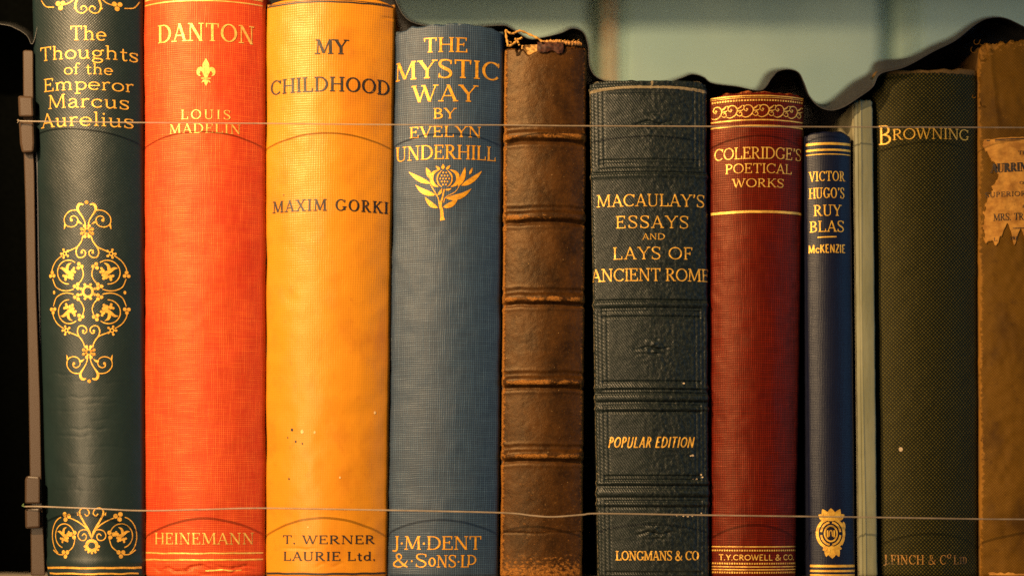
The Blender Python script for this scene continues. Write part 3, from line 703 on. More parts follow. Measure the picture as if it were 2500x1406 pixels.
# ------------------------------------------------------------------ book 3: yellow
b3 = Book('mustard yellow cloth book lettered in black, widest spine in the row', (652, 650), (965, 944), -12, 0, 34, 15)
b3.build(m_yellow, board('yellow_board', (0.45, 0.20, 0.025)), pages, disp=lambda A, S: wob(90, 3.0, 9)(A, S)+creases([(1340, -120, -20, 1.2, 2), (1379, -20, 60, 1.5, 2), (30, 130, 160, 2, 1)])(A, S), dv=3.0,
         top=lambda a: 3+4*(vnoise(a/18, a*0, 2)-.5)+10*np.clip((np.abs(a)-125)/40, 0, 1))
k = b3.ink(); k.text('MY', 770, 848, 97, 133, dict(OLD, k=.19, n=.08)); k.text('CHILDHOOD', 661, 951, 188, 224, dict(OLD, k=.165, n=.08, tr=.1)); k.done('title_lettering', ink_black)
k = b3.ink(); k.text('MAXIM GORKI', 667, 946, 486, 515, dict(OLD, k=.17, n=.085, tr=.2)); k.done('author_lettering', ink_black)
k = b3.ink(); k.text('T. WERNER', 690, 915, 1306, 1327, dict(HEAVY, tr=.12)); k.text('LAURIE Ltd.', 692, 917, 1346, 1368, dict(HEAVY, tr=.12)); k.done('publisher_lettering', ink_heavy)
rules(b3, ink_heavy, [(5, 3.4, dict(inset=10, wob=1.5)), (1, 1.2, dict(inset=12)), (1400, 5, dict(inset=8, wob=1.5))], 'black_rule')
specks(b3, 'ink_speck', ink_heavy, ((713, 1048, 3.2), (703, 1067, 1.6), (722, 1077, 2.4), (738, 1082, 1.8), (693, 472, 1.4), (706, 1168, 2.0)), 1.2)
specks(b3, 'pale_scuff', simple('scuffed_cloth', (0.75, 0.48, 0.20), .7, .2, .3, 4), ((738, 1053, 4.0), (768, 1055, 2.6), (830, 1165, 2.2), (752, 1286, 1.6), (915, 1005, 3)), 1.3)

# ------------------------------------------------------------------ book 4: slate blue
b4 = Book('slate blue linen book with a gilt flowering plant below its title', (967, 948), (1231, 1216), 57, 0, 29, 18)
b4.build(m_blue, board('blue_board', (0.03, 0.05, 0.07)), pages, disp=lambda A, S: wob(80, 2.5, 13)(A, S), dv=3.0,
         top=lambda a: 5*(vnoise(a/16, a*0, 5)-.5)+4*np.abs(a)/130+10*np.clip((-a-95)/40, 0, 1)+6*np.clip((a-110)/25, 0, 1))
k = b4.ink()
for s_, x0, x1, yt, yb in (('THE', 1034, 1142, 92, 128), ('MYSTIC', 966, 1219, 146, 191), ('WAY', 1006, 1165, 207, 248)): k.text(s_, x0, x1, yt, yb, dict(ROMAN, k=.17, n=.07))
k.done('title_lettering', g_blue)
k = b4.ink(); k.text('BY', 1057, 1113, 264, 290, dict(ROMAN, k=.17, n=.075)); k.text('EVELYN', 1000, 1175, 308, 335, dict(ROMAN, k=.16, n=.075)); k.text('UNDERHILL', 967, 1210, 354, 389, dict(ROMAN, k=.14, n=.06, tr=.05)); k.done('author_lettering', g_blue)
k = b4.ink(); k.text('J*M*DENT', 960, 1175, 1308, 1341, dict(ROMAN, k=.15, n=.07, tr=.03)); k.text('&*S', 958, 1043, 1351, 1384, dict(ROMAN, k=.13, n=.06, tr=.05)); k.text('O', 1046, 1064, 1360, 1382, dict(ROMAN, k=.2, n=.1))
k.text('NS*L', 1066, 1144, 1354, 1384, dict(ROMAN, k=.14, n=.07, tr=.04)); k.text('D', 1140, 1163, 1354, 1378, dict(ROMAN, k=.17, n=.09)); k.done('publisher_lettering', g_blue)
k = b4.ink(); pc = b4.a_of(1080, 470)
def to4(p): return (pc+(620+p[0]*.264-1080), 371+p[1]*.264)
k.path([to4(q) for q in ((1748, 632), (1742, 600), (1738, 545), (1728, 490), (1745, 420), (1760, 345))], [12.5, 8.5, 7.5, 6, 4, 3], 4)
for b_, t_, wd, bd in (((1632, 292), (1418, 172), 11.5, -.05), ((1628, 245), (1588, 142), 12, .03), ((1682, 398), (1488, 298), 12, -.1), ((1702, 518), (1583, 415), 11, -.1),
    ((1885, 318), (1950, 138), 12, .06), ((1915, 312), (2108, 168), 12.5, .06), ((1772, 428), (2012, 335), 13, .12), ((1752, 512), (1888, 420), 12, .12), ((1992, 205), (2018, 142), 5.5, 0), ((1700, 400), (1738, 338), 6, .1), ((1770, 350), (1825, 340), 4.5, .1)):
    k.leaf(to4(b_), to4(t_), wd, bd)
k.path([to4(q) for q in ((1722, 520), (1705, 430), (1660, 350), (1622, 285))], [4, 2.6, 2.2, 1.4], 4)
k.path([to4(q) for q in ((1755, 470), (1775, 420), (1860, 370), (1900, 310))], [2, 2, 1.8, 1.2], 4)
for mx in (1, -1):
    def tb(p): return to4((1762+mx*(p[0]-1762), p[1]))
    k.path([tb(q) for q in ((1712, 165), (1655, 195), (1640, 250), (1660, 300), (1705, 325))], [1.5, 8, 8.5, 8, 1.5], 4)
    k.path([tb(q) for q in ((1738, 170), (1702, 210), (1694, 255), (1708, 300), (1738, 325))], [1, 3.6, 3.2, 3.4, 1], 4)
for b_, t_, wd in (((1745, 162), (1745, 113), 7.5), ((1718, 165), (1678, 130), 6), ((1774, 165), (1812, 125), 6)): k.leaf(to4(b_), to4(t_), wd, 0)
for i in range(5):
    for j in range(4):
        x = 1722+j*27+(i % 2)*13; y = 192+i*28
        if ((x-1762)/52)**2+((y-248)/72)**2 < 1: p = to4((x, y)); k.disk(p[0], p[1], 2.1)
k.done('plant_emblem', g_blue)

# ------------------------------------------------------------------ book 5: worn brown leather
b5 = Book('worn brown leather book with raised bands and a frayed, torn head', (1233, 1222), (1433, 1421), 106, 8, 24, 15)
bandrows = (330, 527, 727, 930, 1110)
def disp5(A, S):
    o = wob(60, 1.6, 21)(A, S)+.6*(vnoise(A/9, S/9, 4)-.5)
    for y in bandrows:
        y2 = y+3*(vnoise(A/30, A*0, y)-.5)+3*(A/100)**2*0
        o = o+8.5*np.exp(-((S-y2)/10.5)**4)*(.85+.3*vnoise(A/18, S/40, int(y)))*np.clip((b5.A-np.abs(A)-2)/22, .12, 1)-3.6*np.exp(-((S-y2-16)/4)**2)-1.5*np.exp(-((S-y2+19)/6)**2)+1.2*np.exp(-((S-y2+27)/4)**2)+1.0*np.exp(-((S-y2-27)/4)**2)
    o -= 1.6*np.exp(-((S-1300-3*(vnoise(A/25, A*0, 8)-.5)*2)/2.5)**2)
    return o
def wear5(A, S):
    o = np.clip((np.abs(A)-b5.A+26)/22, 0, 1)*1.0
    for y in bandrows: o = np.maximum(o, 1.0*np.exp(-((S-y-3)/7)**4)*(0.25+.95*vnoise(A/26, S/60, int(y))))
    o = np.maximum(o, np.clip((S-1290)/110, 0, 1)*.75); o = np.maximum(o, np.clip((140-S)/30, 0, 1)*.6)
    o = np.maximum(o, .35*np.clip((S-900)/300, 0, 1))
    return o
def top5(a): return 4+5*(vnoise(a/9, a*0, 3)-.5)+18*np.exp(-((a+42)/13)**2)+10*np.exp(-((a+24)/9)**2)+4*np.clip(-a/80, 0, 1)
b5.build(m_brown, simple('brown_board', (0.09, 0.045, 0.015), .6, .3, .4, 25), pages, du=2.6, dv=2.2, disp=disp5, wear=wear5, top=top5, bands=[(y-15, y+17) for y in bandrows])
lin = simple('spine_lining', (0.50, 0.27, 0.08), .85, .1, .5, 5)
thr = simple('linen_thread', (0.55, 0.28, 0.06), .8, .15, .3, 6)
flapm = simple('torn_leather', (0.06, 0.018, 0.007), .6, .4, .6, 6)
# lining showing in the tear, the headband, the loose threads, the torn flap
av = np.linspace(b5.a_of(1272, 120), b5.a_of(1330, 120), 16)
V = []; F = []
for i, q in enumerate(av):
    V += [b5.P(q, 108, -4.0), b5.P(q, 140, -4.5)]
for i in range(len(av)-1): F.append((2*i, 2*i+1, 2*i+3, 2*i+2))
mesh_obj('spine_lining', V, F, lin, b5.root, b5.org)
hb = []
for q in np.linspace(b5.a_of(1318, 104), b5.a_of(1418, 104), 40): hb.append(b5.P(q, 102+2.5*float(vnoise(q/9, 0, 2))+1.2*math.sin(q*.9), -2.0))
v, f = tube(hb, [PX*(5.4+1.3*math.sin(i*2.1)) for i in range(len(hb))], 8); mesh_obj('headband', v, f, simple('headband_cloth', (0.50, 0.24, 0.07), .8, .1, .6, 5), b5.root, b5.org)
Zt = Z(1220, 0)
def thread(pts, r=2.2, dep=-4):
    P = smooth_curve([W3(*Zt(q), dep+random.uniform(-4, 4)) for q in pts], 6)
    P = P+rng.normal(0, .35*PX, P.shape)
    v, f = tube(P, [PX*r*(1+.25*math.sin(i*1.3)) for i in range(len(P))], 7); mesh_obj('thread', v, f, thr, b5.root, b5.org)
thread([(390, 385), (340, 350), (270, 318), (200, 290), (165, 292), (130, 312), (90, 308), (55, 282)], 2.7)
thread([(55, 285), (62, 340), (72, 400), (85, 430), (130, 405), (165, 370), (205, 358)], 3.0)
thread([(60, 330), (75, 375), (110, 400)], 1.6)
thread([(140, 360), (170, 395), (185, 420)], 2.6)
for x0 in (520, 560, 600, 630, 680, 720): thread([(x0, 390), (x0+random.uniform(-4, 8), 378), (x0+random.uniform(-10, 16), 370)], .8, 0)
# ragged flap of leather curled over the edge
fv = []; ff = []; nu, nv = 26, 8
fa = np.linspace(b5.a_of(1312, 115), b5.a_of(1374, 115), nu)
for j in range(nv):
    for i, q in enumerate(fa):
        t_ = i/(nu-1); lo_ = 127+5*math.sin(t_*9)+6*float(vnoise(i*.5, 3, 6))-10*abs(t_-.55)
        sy_ = 104+(lo_-104)*j/(nv-1)+1.5*random.random()
        fv.append(b5.P(q, sy_, 3.5+3.5*math.sin(j/(nv-1)*math.pi)+2.5*float(vnoise(i*.6, j*.9, 9))))
mesh_obj('torn_flap', fv, grid_faces(nv, nu), flapm, b5.root, b5.org)

# ------------------------------------------------------------------ book 6: green leathercloth with blind panels
b6 = Book('blackish green pebbled book with blind-stamped panels and gilt titles', (1436, 1460), (1723, 1731), 193, 4, 15, 11)
def grv(S, y, q, wd=2.6): return -q*np.exp(-((S-y)/wd)**2)
H6 = [(390, 2.2), (398, 1.8), (411, 2.0), (421, 3.6), (733, 3.6), (752, 2.6), (759, 2.2), (773, 3.0), (931, 3.0), (951, 2.4), (960, 2.8), (981, 3.6), (989, 1.8), (1005, 3.0), (1162, 3.2), (1171, 2.6), (1186, 3.0), (1193, 1.8), (1214, 3.4), (1223, 1.8), (1238, 2.8), (1397, 3.0)]
PAN = [(236, 390), (774, 931), (1006, 1162), (1239, 1397)]
def disp6(A, S):
    o = wob(45, 1.8, 31)(A, S)+1.5*(vnoise(A/7, S/8, 5)-.5)*np.clip((A+60)/80, .25, 1)
    inner = np.clip((b6.A-14-np.abs(A))/4, 0, 1)
    dy = 1.5*(A/140)**2
    for y, q in H6:
        long_ = y in (421, 733, 960, 981, 1186, 1214)
        m = np.clip((b6.A-(6 if long_ else 22)-np.abs(A))/4, 0, 1)
        o = o+grv(S+dy*0, y, q*1.15, 2.4)*m
    for y0_, y1_ in ((421, 733), (960, 981), (1186, 1214)):
        pass
    o += 3.2*(np.exp(-((S-428)/6)**2)+np.exp(-((S-742)/6)**2)+np.exp(-((S-971)/8)**2)+np.exp(-((S-1203)/8)**2)+np.exp(-((S-1178)/5)**2)+np.exp(-((S-945)/5)**2)+np.exp(-((S-997)/5)**2)+np.exp(-((S-1230)/5)**2))
    for (p0, p1) in PAN:
        m = np.clip((S-p0+18)/4, 0, 1)*np.clip((p1+18-S)/4, 0, 1)
        for e in (17, 27, 38): 
            o -= 1.9*np.exp(-((np.abs(A)-(b6.A-e))/1.8)**2)*m
    for (ex, ey) in ((10, 300), (5, 850), (2, 1301)):       # blind stamped ornament
        o -= 3.4*np.exp(-((S-ey-3*np.sin((A-ex)/9.0))/3.0)**2)*np.exp(-((A-ex)/48)**4)
        o += 2.6*np.exp(-(((A-ex)/18)**2+((S-ey+12)/9)**2))-2.2*np.exp(-(((A-ex)/22)**2+((S-ey+22)/3)**2))-2.0*np.exp(-(((A-ex)/26)**2+((S-ey-14)/3)**2))
        o += 1.8*(vnoise((A-ex)/8, S/6, 3)-.5)*np.exp(-(((A-ex)/45)**2+((S-ey)/28)**2))*2
    o -= 2.2*np.exp(-((S-207-.0*A)/4)**2); o += 2.2*np.exp(-((S-214)/5)**2); o -= 1.8*np.exp(-((S-229)/2.5)**2)*np.exp(-((A+20)/75)**4)
    return o
def wear6(A, S):
    o = 1.0*np.exp(-((S-213-8*(np.abs(A)/140)**3)/4.5)**2)+.7*np.clip((208-S)/12, 0, 1)*np.clip((np.abs(A)-80)/50, 0, 1)
    o = np.maximum(o, .62*np.clip((np.abs(A)-b6.A+9)/6, 0, 1)*(A < 0))
    o = np.maximum(o, .8*np.exp(-((A-8)/4)**2)*np.clip((225-S)/20, 0, 1))
    for y, q in H6: o = np.maximum(o, .42*np.exp(-((S-y+6)/3)**2)*vnoise(A/14, S/9, int(y)))
    return o
b6.build(m_leather_g, board('dark_board', (0.012, 0.016, 0.014)), pages, du=2.4, dv=1.7, disp=disp6, wear=wear6,
         top=lambda a: 2+3*(vnoise(a/14, a*0, 7)-.5)+12*np.clip((np.abs(a)-118)/28, 0, 1)**2)
k = b6.ink()
for s_, x0, x1, yt, yb, st in (("MACAULAY'S", 1457, 1720, 474, 504, OLD), ('ESSAYS', 1503, 1681, 527, 557, dict(OLD, tr=.16)), ('AND', 1568, 1623, 570, 585, OLD), ('LAYS OF', 1496, 1691, 603, 633, dict(OLD, tr=.12)), ('ANCIENT ROME', 1447, 1727, 655, 686, dict(OLD, tr=.03))):
    k.text(s_, x0, x1, yt, yb, st)
k.done('title_lettering', g_leather)
k = b6.ink(); k.text('POPULAR EDITION', 1484, 1692, 1066, 1092, dict(SANS, slant=.22, k=.13, n=.12)); k.done('edition_lettering', g_leather)
k = b6.ink(); k.text('LONGMANS & CO', 1504, 1706, 1344, 1367, dict(SLAB, tr=.02)); k.done('publisher_lettering', g_leather)
chip = simple('pale_chip', (0.55, 0.42, 0.26), .8, .1, .3, 4)
specks(b6, 'chip', chip, ((1691, 1111, 3.6), (1686, 1112, 2.2), (1711, 1158, 3), (1715, 1164, 2.4), (1700, 1169, 3), (1692, 1169, 2), (1668, 1259, 2.4), (1679, 1260, 3), (1690, 1259, 2.2), (1711, 1252, 2.5), (1652, 1258, 1.8), (1669, 935, 3)), .7)

# ------------------------------------------------------------------ book 7: maroon
b7 = Book('dark red cloth book with gilt scroll band and beaded rules', (1731, 1736), (1967, 1942), 222, 2, 35, 15)
b7.build(m_maroon, board('maroon_board', (0.10, 0.010, 0.008)), pages, disp=lambda A, S: wob(60, 2.4, 41)(A, S), dv=3.0, du=3,
         wear=lambda A, S: .75*np.clip((236-S)/14, 0, 1)+.5*np.clip((np.abs(A)-b7.A+14)/12, 0, 1)*np.clip((420-S)/200, 0, 1),
         top=lambda a: 7*(vnoise(a/13, a*0, 9)-.5)+9*np.clip((np.abs(a)-85)/25, 0, 1))
rules(b7, g_maroon, [(234, 2.6), (238.5, 1.2), (293, 3.0), (307, 3.4), (517, 6, dict(wob=1)), (1334, 2.6, dict(inset=4)), (1383, 2.6, dict(inset=4)), (1390, 2.6, dict(inset=4))])
beads(b7, g_maroon, [(245, 14), (1343, 5), (1375, 5), (1397, 5)])
k = b7.ink(); per = 37.0
for i in range(-4, 4):
    x = i*per+14
    if abs(x) > b7.A-16: continue
    sg = 1
    k.path([(x-18, 282), (x-8, 286), (x+4, 280), (x+9, 268), (x+3, 258), (x-8, 257), (x-13, 265), (x-7, 271), (x-3, 266)], [1, 2.4, 2.8, 2.6, 2.4, 2.2, 2, 2, 1.6], 4)
    k.path([(x+6, 277), (x+14, 283), (x+20, 279), (x+17, 273), (x+13, 276)], [1.6, 2, 2, 2, 1.4], 4)
    k.path([(x+8, 266), (x+15, 262), (x+21, 256)], [3, 3.6, .6], 3); k.path([(x+8, 270), (x+17, 270), (x+25, 266)], [2.4, 3, .6], 3)
    k.disk(x-6, 266, 2); k.disk(x+24, 258, 1.8)
k.done('scroll_band', g_maroon)
k = b7.ink(); k.text("COLERIDGE'S", 1744, 1955, 359, 388, dict(OLD, tr=.04)); k.text('POETICAL', 1771, 1932, 399, 423, dict(OLD, tr=.06)); k.text('WORKS', 1788, 1913, 436, 457, dict(OLD, k=.14, tr=.1)); k.done('title_lettering', g_maroon)
k = b7.ink(); k.text('T.Y.CROWELL & CO.', 1755, 1938, 1353, 1367, dict(BSANS, k=.17, n=.15, tr=.03)); k.done('publisher_lettering', g_maroon)

# ------------------------------------------------------------------ book 8: thin navy
b8 = Book('thin navy blue book with gilt crest at its foot, shortest in the row', (1962, 1975), (2073, 2087), 320, 4, 34, 11)
b8.build(m_navy, board('navy_board', (0.008, 0.010, 0.028)), pages, disp=lambda A, S: wob(150, 1.2, 51)(A, S), dv=3.0, du=2.5,
         wear=lambda A, S: .55*np.clip((334-S)/16, 0, 1), top=lambda a: 3*(vnoise(a/8, a*0, 11)-.5)+7*np.clip((np.abs(a)-40)/16, 0, 1))
k = b8.ink()
for s_, x0, x1, yt, yb in (('VICTOR', 1976, 2062, 418, 442), ("HUGO'S", 1976, 2061, 458, 484), ('RUY', 1987, 2053, 500, 527), ('BLAS', 1977, 2060, 539, 566)): k.text(s_, x0, x1, yt, yb, dict(OLD, k=.13, tr=.08))
k.path([(b8.a_of(1996, 579), 579), (b8.a_of(2042, 579), 578)], 3); k.done('title_lettering', g_navy)
k = b8.ink(); k.text('M', 1974, 1990, 597, 617, BSANS); k.text('c', 1991, 2001, 597, 617, dict(BSANS)); k.text('KENZIE', 2002, 2063, 597, 617, dict(BSANS, tr=.07)); k.done('author_lettering', g_navy)
rules(b8, g_navy, [(y, w_, dict(inset=6)) for y, w_ in ((351, 6), (366, 5), (376.5, 2.4), (1381, 6), (1393, 5), (1403, 4))])
k = b8.ink(); c8 = b8.a_of(2029, 1303)
def to8(p): return (c8+(p[0]-718)*.264, 1035+p[1]*.264)
cx_, cy_ = to8((716, 1010))
k.ring(cx_, cy_, 33, 36, 7); k.ring(cx_, cy_, 23.5, 27.5, 5, 8, 82); k.ring(cx_, cy_, 23.5, 27.5, 5, 98, 172); k.ring(cx_, cy_, 23.5, 27.5, 5, 188, 262); k.ring(cx_, cy_, 23.5, 27.5, 5, 278, 352); k.ring(cx_, cy_, 15, 19, 4); k.path([(cx_-8, cy_-8), (cx_-8, cy_+9)], 4); k.path([(cx_+8, cy_-8), (cx_+8, cy_+9)], 4); k.path([(cx_-4, cy_+7), (cx_-3, cy_-5), (cx_+2, cy_-7), (cx_+4, cy_+7)], 2.6, 3)
for b_, t_, wd in (((722, 870), (718, 776), 20), ((690, 880), (640, 785), 17), ((755, 880), (805, 785), 17), ((670, 880), (605, 835), 15), ((770, 880), (848, 835), 15), ((722, 1120), (728, 1240), 26), ((690, 1130), (672, 1225), 14), ((755, 1130), (790, 1225), 14), ((680, 1140), (640, 1165), 10), ((765, 1140), (818, 1150), 10), ((835, 900), (848, 980), 8), ((845, 1020), (820, 1120), 6)):
    k.leaf(to8(b_), to8(t_), wd, 0)
k.path([to8(q) for q in ((660, 870), (722, 880), (780, 870))], 8, 3)
k.done('crest', g_navy)

# ------------------------------------------------------------------ book 9: thin cream
b9 = Book('thin cream vellum book with a plain spine, between navy and olive books', (2078, 2094), (2128, 2142), 243, 24, 10, 6)
b9.build(m_cream, board('cream_board', (0.36, 0.32, 0.18)), pages, du=1.5, dv=5,
         disp=lambda A, S: wob(40, 1.0, 61)(A, S)-3.0*np.exp(-((A+11)/2.2)**2)+2.4*np.exp(-((A+8-2*np.sin(S/170))/2.0)**2)-4*np.clip((-A-12)/8, 0, 1)-2.5*np.exp(-((S-258)/5)**2),
         top=lambda a: 2*(vnoise(a/5, a*0, 11)-.5))

# ------------------------------------------------------------------ book 10: olive dotted cloth
b10 = Book('dark olive book in dotted cloth with a faded gilt publisher line', (2127, 2149), (2385, 2387), 168, 20, 28, 10)
b10.build(m_olive, board('olive_board', (0.012, 0.014, 0.006)), pages, disp=lambda A, S: wob(70, 2.2, 71)(A, S)-2*np.exp(-((S-184)/3)**2), dv=3.0,
          wear=lambda A, S: .75*np.clip((186-S)/10, 0, 1), top=lambda a: 8*(vnoise(a/20, a*0, 13)-.5)-3*np.clip(a/80, 0, 1))
k = b10.ink(); k.text('B', 2145, 2176, 302, 349, dict(OLD, k=.10, n=.06)); k.text('ROWNING', 2179, 2365, 313, 340, dict(OLD, k=.115, n=.07, tr=.05)); k.done('title_lettering', g_olive)
k = b10.ink(); k.text('J.FINCH & C', 2158, 2310, 1354, 1377, dict(ROMAN, k=.12, tr=.08)); k.text('o', 2312, 2322, 1346, 1362, ROMAN); k.text('L', 2328, 2340, 1355, 1377, ROMAN); k.text('TD', 2341, 2360, 1359, 1376, ROMAN); k.done('publisher_lettering', g_faint)
k = b10.ink(); k.disk(b10.a_of(2199, 1096), 1096, 5, 5.5); k.done('paper_fleck', chip)

# ------------------------------------------------------------------ book 11: tattered tan
b11 = Book('tattered tan cloth book with a torn paper label, cut by the right edge', (2386, 2391), (2662, 2662), 99, 12, 24, 12)
b11.build(m_tan, board('tan_board', (0.16, 0.08, 0.02)), pages, du=3, dv=3, disp=lambda A, S: wob(60, 4.0, 81)(A, S)+2*(vnoise(A/14, S/22, 6)-.5)+3.5*np.exp(-((A+118-.10*(S-100))/7)**2)*np.clip((330-S)/60, 0, 1),
          wear=lambda A, S: .55*np.clip((np.abs(A)-b11.A+20)/16, 0, 1)+.45*np.clip((150-S)/40, 0, 1)+.22*vnoise(A/40, S/40, 2)+.2*vnoise(A/70, S/120, 8),
          top=lambda a: 10*(vnoise(a/11, a*0, 15)-.5)+6*(vnoise(a/4, a*0, 16)-.5)+10*np.clip((-a-110)/25, 0, 1)-2)
t = NT('label_paper'); u, v = t.uv()
c = t.mix(t.ramp(t.noise(u, v, 30, 26, 5, 2.0, .65), .3, .7), (0.40, 0.16, 0.022), (0.78, 0.37, 0.062))
c = t.mix(t.mul(t.ramp(t.noise(u, v, 7, 6, 4, 7.0, .65), .55, .75), .6), c, (0.22, 0.10, 0.03))
paper_m = t.fin(c, .7, .25, t.bump(t.noise(u, v, 12, 12, 4, 3.0), 3, .5))
def torn_label(name, x0, x1, topf, botf, leftjag=5, off=2.4):
    a0 = b11.a_of(x0, 450); cols = np.arange(0, 64)*3.2; nr = 60; V = []; UVs = []; F = []
    a1 = b11.a_of(x1, 450); cols = np.arange(a0, a1, 1.6)
    for i, a in enumerate(cols):
        sx = x0+(a-a0); t0, t1 = topf(sx), botf(sx)
        for j in range(nr):
            sy = t0+(t1-t0)*j/(nr-1); V.append(b11.P(a, sy, off+float(b11.disp(np.array(a), np.array(sy))))); UVs.append((a, sy))
    n = len(cols); keep = lambda sx, sy: True
    for i in range(n-1):
        for j in range(nr-1):
            q = i*nr+j; sy = UVs[q][1]; sx = x0+(UVs[q][0]-a0)
            lim = 2406+leftjag*(float(vnoise(sy/9.0, 1.0, 5))*2-1)+(22*math.exp(-((sy-415)/45)**2) if name == 'paper_label' else 0)+(6*math.sin(sy/31))
            if sx < lim: continue
            F.append((q, q+1, q+nr+1, q+nr))
    o = mesh_obj(name, V, F, paper_m, b11.spine, b11.org, np.array(UVs))
    sm = o.modifiers.new('thickness', 'SOLIDIFY'); sm.thickness = 1.8*PX; sm.offset = 0
    return o
jag = lambda x, s_, w_: float(vnoise(x/w_, 2.0, s_))
def bot(sx):
    b = 588+22*(jag(sx, 3, 7)-.5)+6*(jag(sx, 6, 3)-.5)
    b -= 36*max(0, 1-abs(sx-2455)/20)**.8+26*max(0, 1-abs(sx-2489)/11)**.7-10*jag(sx, 12, 4)
    return b
torn_label('paper_label', 2398, 2600, lambda sx: 336+5*(jag(sx, 8, 9)-.5), bot)
torn_label('tail_label', 2402, 2640, lambda sx: 1398+4*(jag(sx, 9, 9)-.5), lambda sx: 1404.0, 2)
lab_ink = gilt('label_ink', (0.42, 0.22, 0.07), (0.025, 0.016, 0.010), .8, 0, .6, lo=.55)
k = b11.ink()
for q in (1,):
    k.text('AURRIN', 2418, 2506, 397, 419, dict(k=.24, n=.07, serif=.05, tr=.02)); k.text('TH', 2484, 2506, 369, 378, SLAB); k.text('OF', 2488, 2503, 443, 450, SLAB)
    k.text('SUPERIOR', 2404, 2503, 467, 479, dict(SLAB, k=.15, tr=.12)); k.text('FA', 2495, 2507, 501, 508, SLAB); k.text('MRS. TRO', 2424, 2512, 520, 537, dict(ROMAN, k=.14, tr=.04)); k.text('L.', 2425, 2435, 578, 586, SLAB); k.text('URE', 2465, 2484, 577, 585, SLAB)
    k.path([(b11.a_of(2472, 557), 557), (b11.a_of(2503, 557), 557.5)], 2); k.path([(b11.a_of(2408, 339), 339.5), (b11.a_of(2416, 339), 339.5)], 2.4); k.path([(b11.a_of(2428, 339), 339.5), (b11.a_of(2505, 339), 339)], 2.6); k.path([(b11.a_of(2428, 343), 343), (b11.a_of(2490, 343), 343)], 1)
for i in range(len(k.V)):
    k.V[i] = k.V[i]+np.array([0, -3.7*PX, 0])
k.done('label_lettering', lab_ink)
# curled scraps at the torn head
for (x, y, r_) in ((2378, 122, 9), (2384, 103, 7), (2398, 104, 8), (2378, 236, 4)):
    P = [W3(x+r_*math.cos(t_)*(1-t_*.08), y+r_*math.sin(t_)*.8, 6+3*t_) for t_ in np.linspace(.3, 4.2, 14)]
    V = []; F = []
    for i, p in enumerate(P): V += [p, p+np.array([1.0, 6, 2.5])*PX]
    for i in range(len(P)-1): F.append((2*i, 2*i+1, 2*i+3, 2*i+2))
    o = mesh_obj('curled_scrap', V, F, m_tan, b11.root, b11.org, np.array([[q[0]/PX, q[2]/PX] for q in V]))
    sm = o.modifiers.new('thickness', 'SOLIDIFY'); sm.thickness = 1.4*PX

# ------------------------------------------------------------------ black sheet over and behind the books
t = NT('black_sheet'); x, y, z = t.xyz()
black_m = t.fin(t.mix(t.ramp(t.noise(x, z, 6, 6, 3), .4, .7), (0.042, 0.042, 0.042), (0.058, 0.056, 0.053)), .40, .4, t.bump(t.noise(x, z, 30, 30, 3), 2, .3))
velvet = simple('black_velvet', (0.0012, 0.0014, 0.0012), 1.0, .0, .3, 8)
FP = [(-420, 40), (-150, 50), (0, 60), (40, 71), (66, 88), (79, 108), (92, 60), (110, -90), (330, -170), (640, -110), (900, -70), (950, -35), (966, 2), (985, 38), (1012, 57), (1060, 66), (1140, 68), (1222, 63), (1246, 69), (1290, 95), (1322, 93), (1368, 82), (1398, 70), (1424, 80), (1436, 112), (1441, 165), (1464, 193), (1520, 205), (1620, 203), (1664, 191), (1690, 182), (1718, 189), (1740, 204), (1800, 212), (1858, 221), (1884, 191), (1900, 175), (1926, 170), (1950, 178), (1963, 202), (1977, 236), (2000, 261), (2030, 270), (2060, 262), (2095, 240), (2130, 214), (2150, 181), (2210, 164), (2280, 126), (2332, 100), (2380, 62), (2412, 46), (2452, 45), (2500, 66), (2600, 120), (2800, 150), (3000, 160)]
FPs = smooth_curve(FP, 7)
def lift(x):     # how much higher the sheet lies towards the back
    return 30*math.exp(-((x-2085)/70)**2)+17*math.exp(-((x-2190)/65)**2)+6*math.exp(-((x-2300)/50)**2)+2
def fdep(x): return 34-34*min(1, max(0, (x-1900)/180.0))
nd = 12; V = []; UVs = []
for i, (x, y) in enumerate(FPs):
    for j in range(nd):
        t_ = j/(nd-1); d = fdep(x)+t_*300
        yy = y-lift(x)*min(1, t_*2.4)*(1+.25*t_)+2.0*math.sin(x/37+t_*5)*t_
        xx = x-t_*14*math.exp(-((x-1890)/40)**2)
        # world height kept so that the sheet lies level going back
        f0 = (D+fdep(x))/D; p = np.array([(xx-CX)*(f0+.8*(d-fdep(x))/D), d, (EY-yy)*f0])
        if t_ > 0: p[2] += (EY-yy)*(d-fdep(x))/D*.97
        V.append(p*PX)
nx = len(FPs); F = []
for i in range(nx-1):
    for j in range(nd-1): q = i*nd+j; F.append((q, q+1, q+nd+1, q+nd))
# the back falls to the shelf behind the books
b0 = len(V)
for i in range(nx):
    p = V[i*nd+nd-1].copy(); p[1] += 6*PX
    V += [p+np.array([0, 4*PX, -25*PX]), np.array([p[0], p[1]+10*PX, (-SHELF+1)*PX])]
for i in range(nx-1):
    F.append((i*nd+nd-1, b0+2*i, b0+2*i+2, (i+1)*nd+nd-1)); F.append((b0+2*i, b0+2*i+1, b0+2*i+3, b0+2*i+2))
sh = mesh_obj('black_sheet', V, F, black_m)
sm = sh.modifiers.new('thickness', 'SOLIDIFY'); sm.thickness = 1.6*PX; sm.offset = 0
tag(sh, 'rippled black sheet draped over the tops and back of the books', 'sheet')
V = []; nxx = 60
for zz in (-SHELF+1, 2100):
    for i in range(nxx):
        x = -2600+i*(2600-1110)/(nxx-1); V.append(np.array([x, 250+14*math.sin(i*.9)+10*math.sin(i*.37), zz])*PX)
F = [(i, i+1, nxx+i+1, nxx+i) for i in range(nxx-1)]
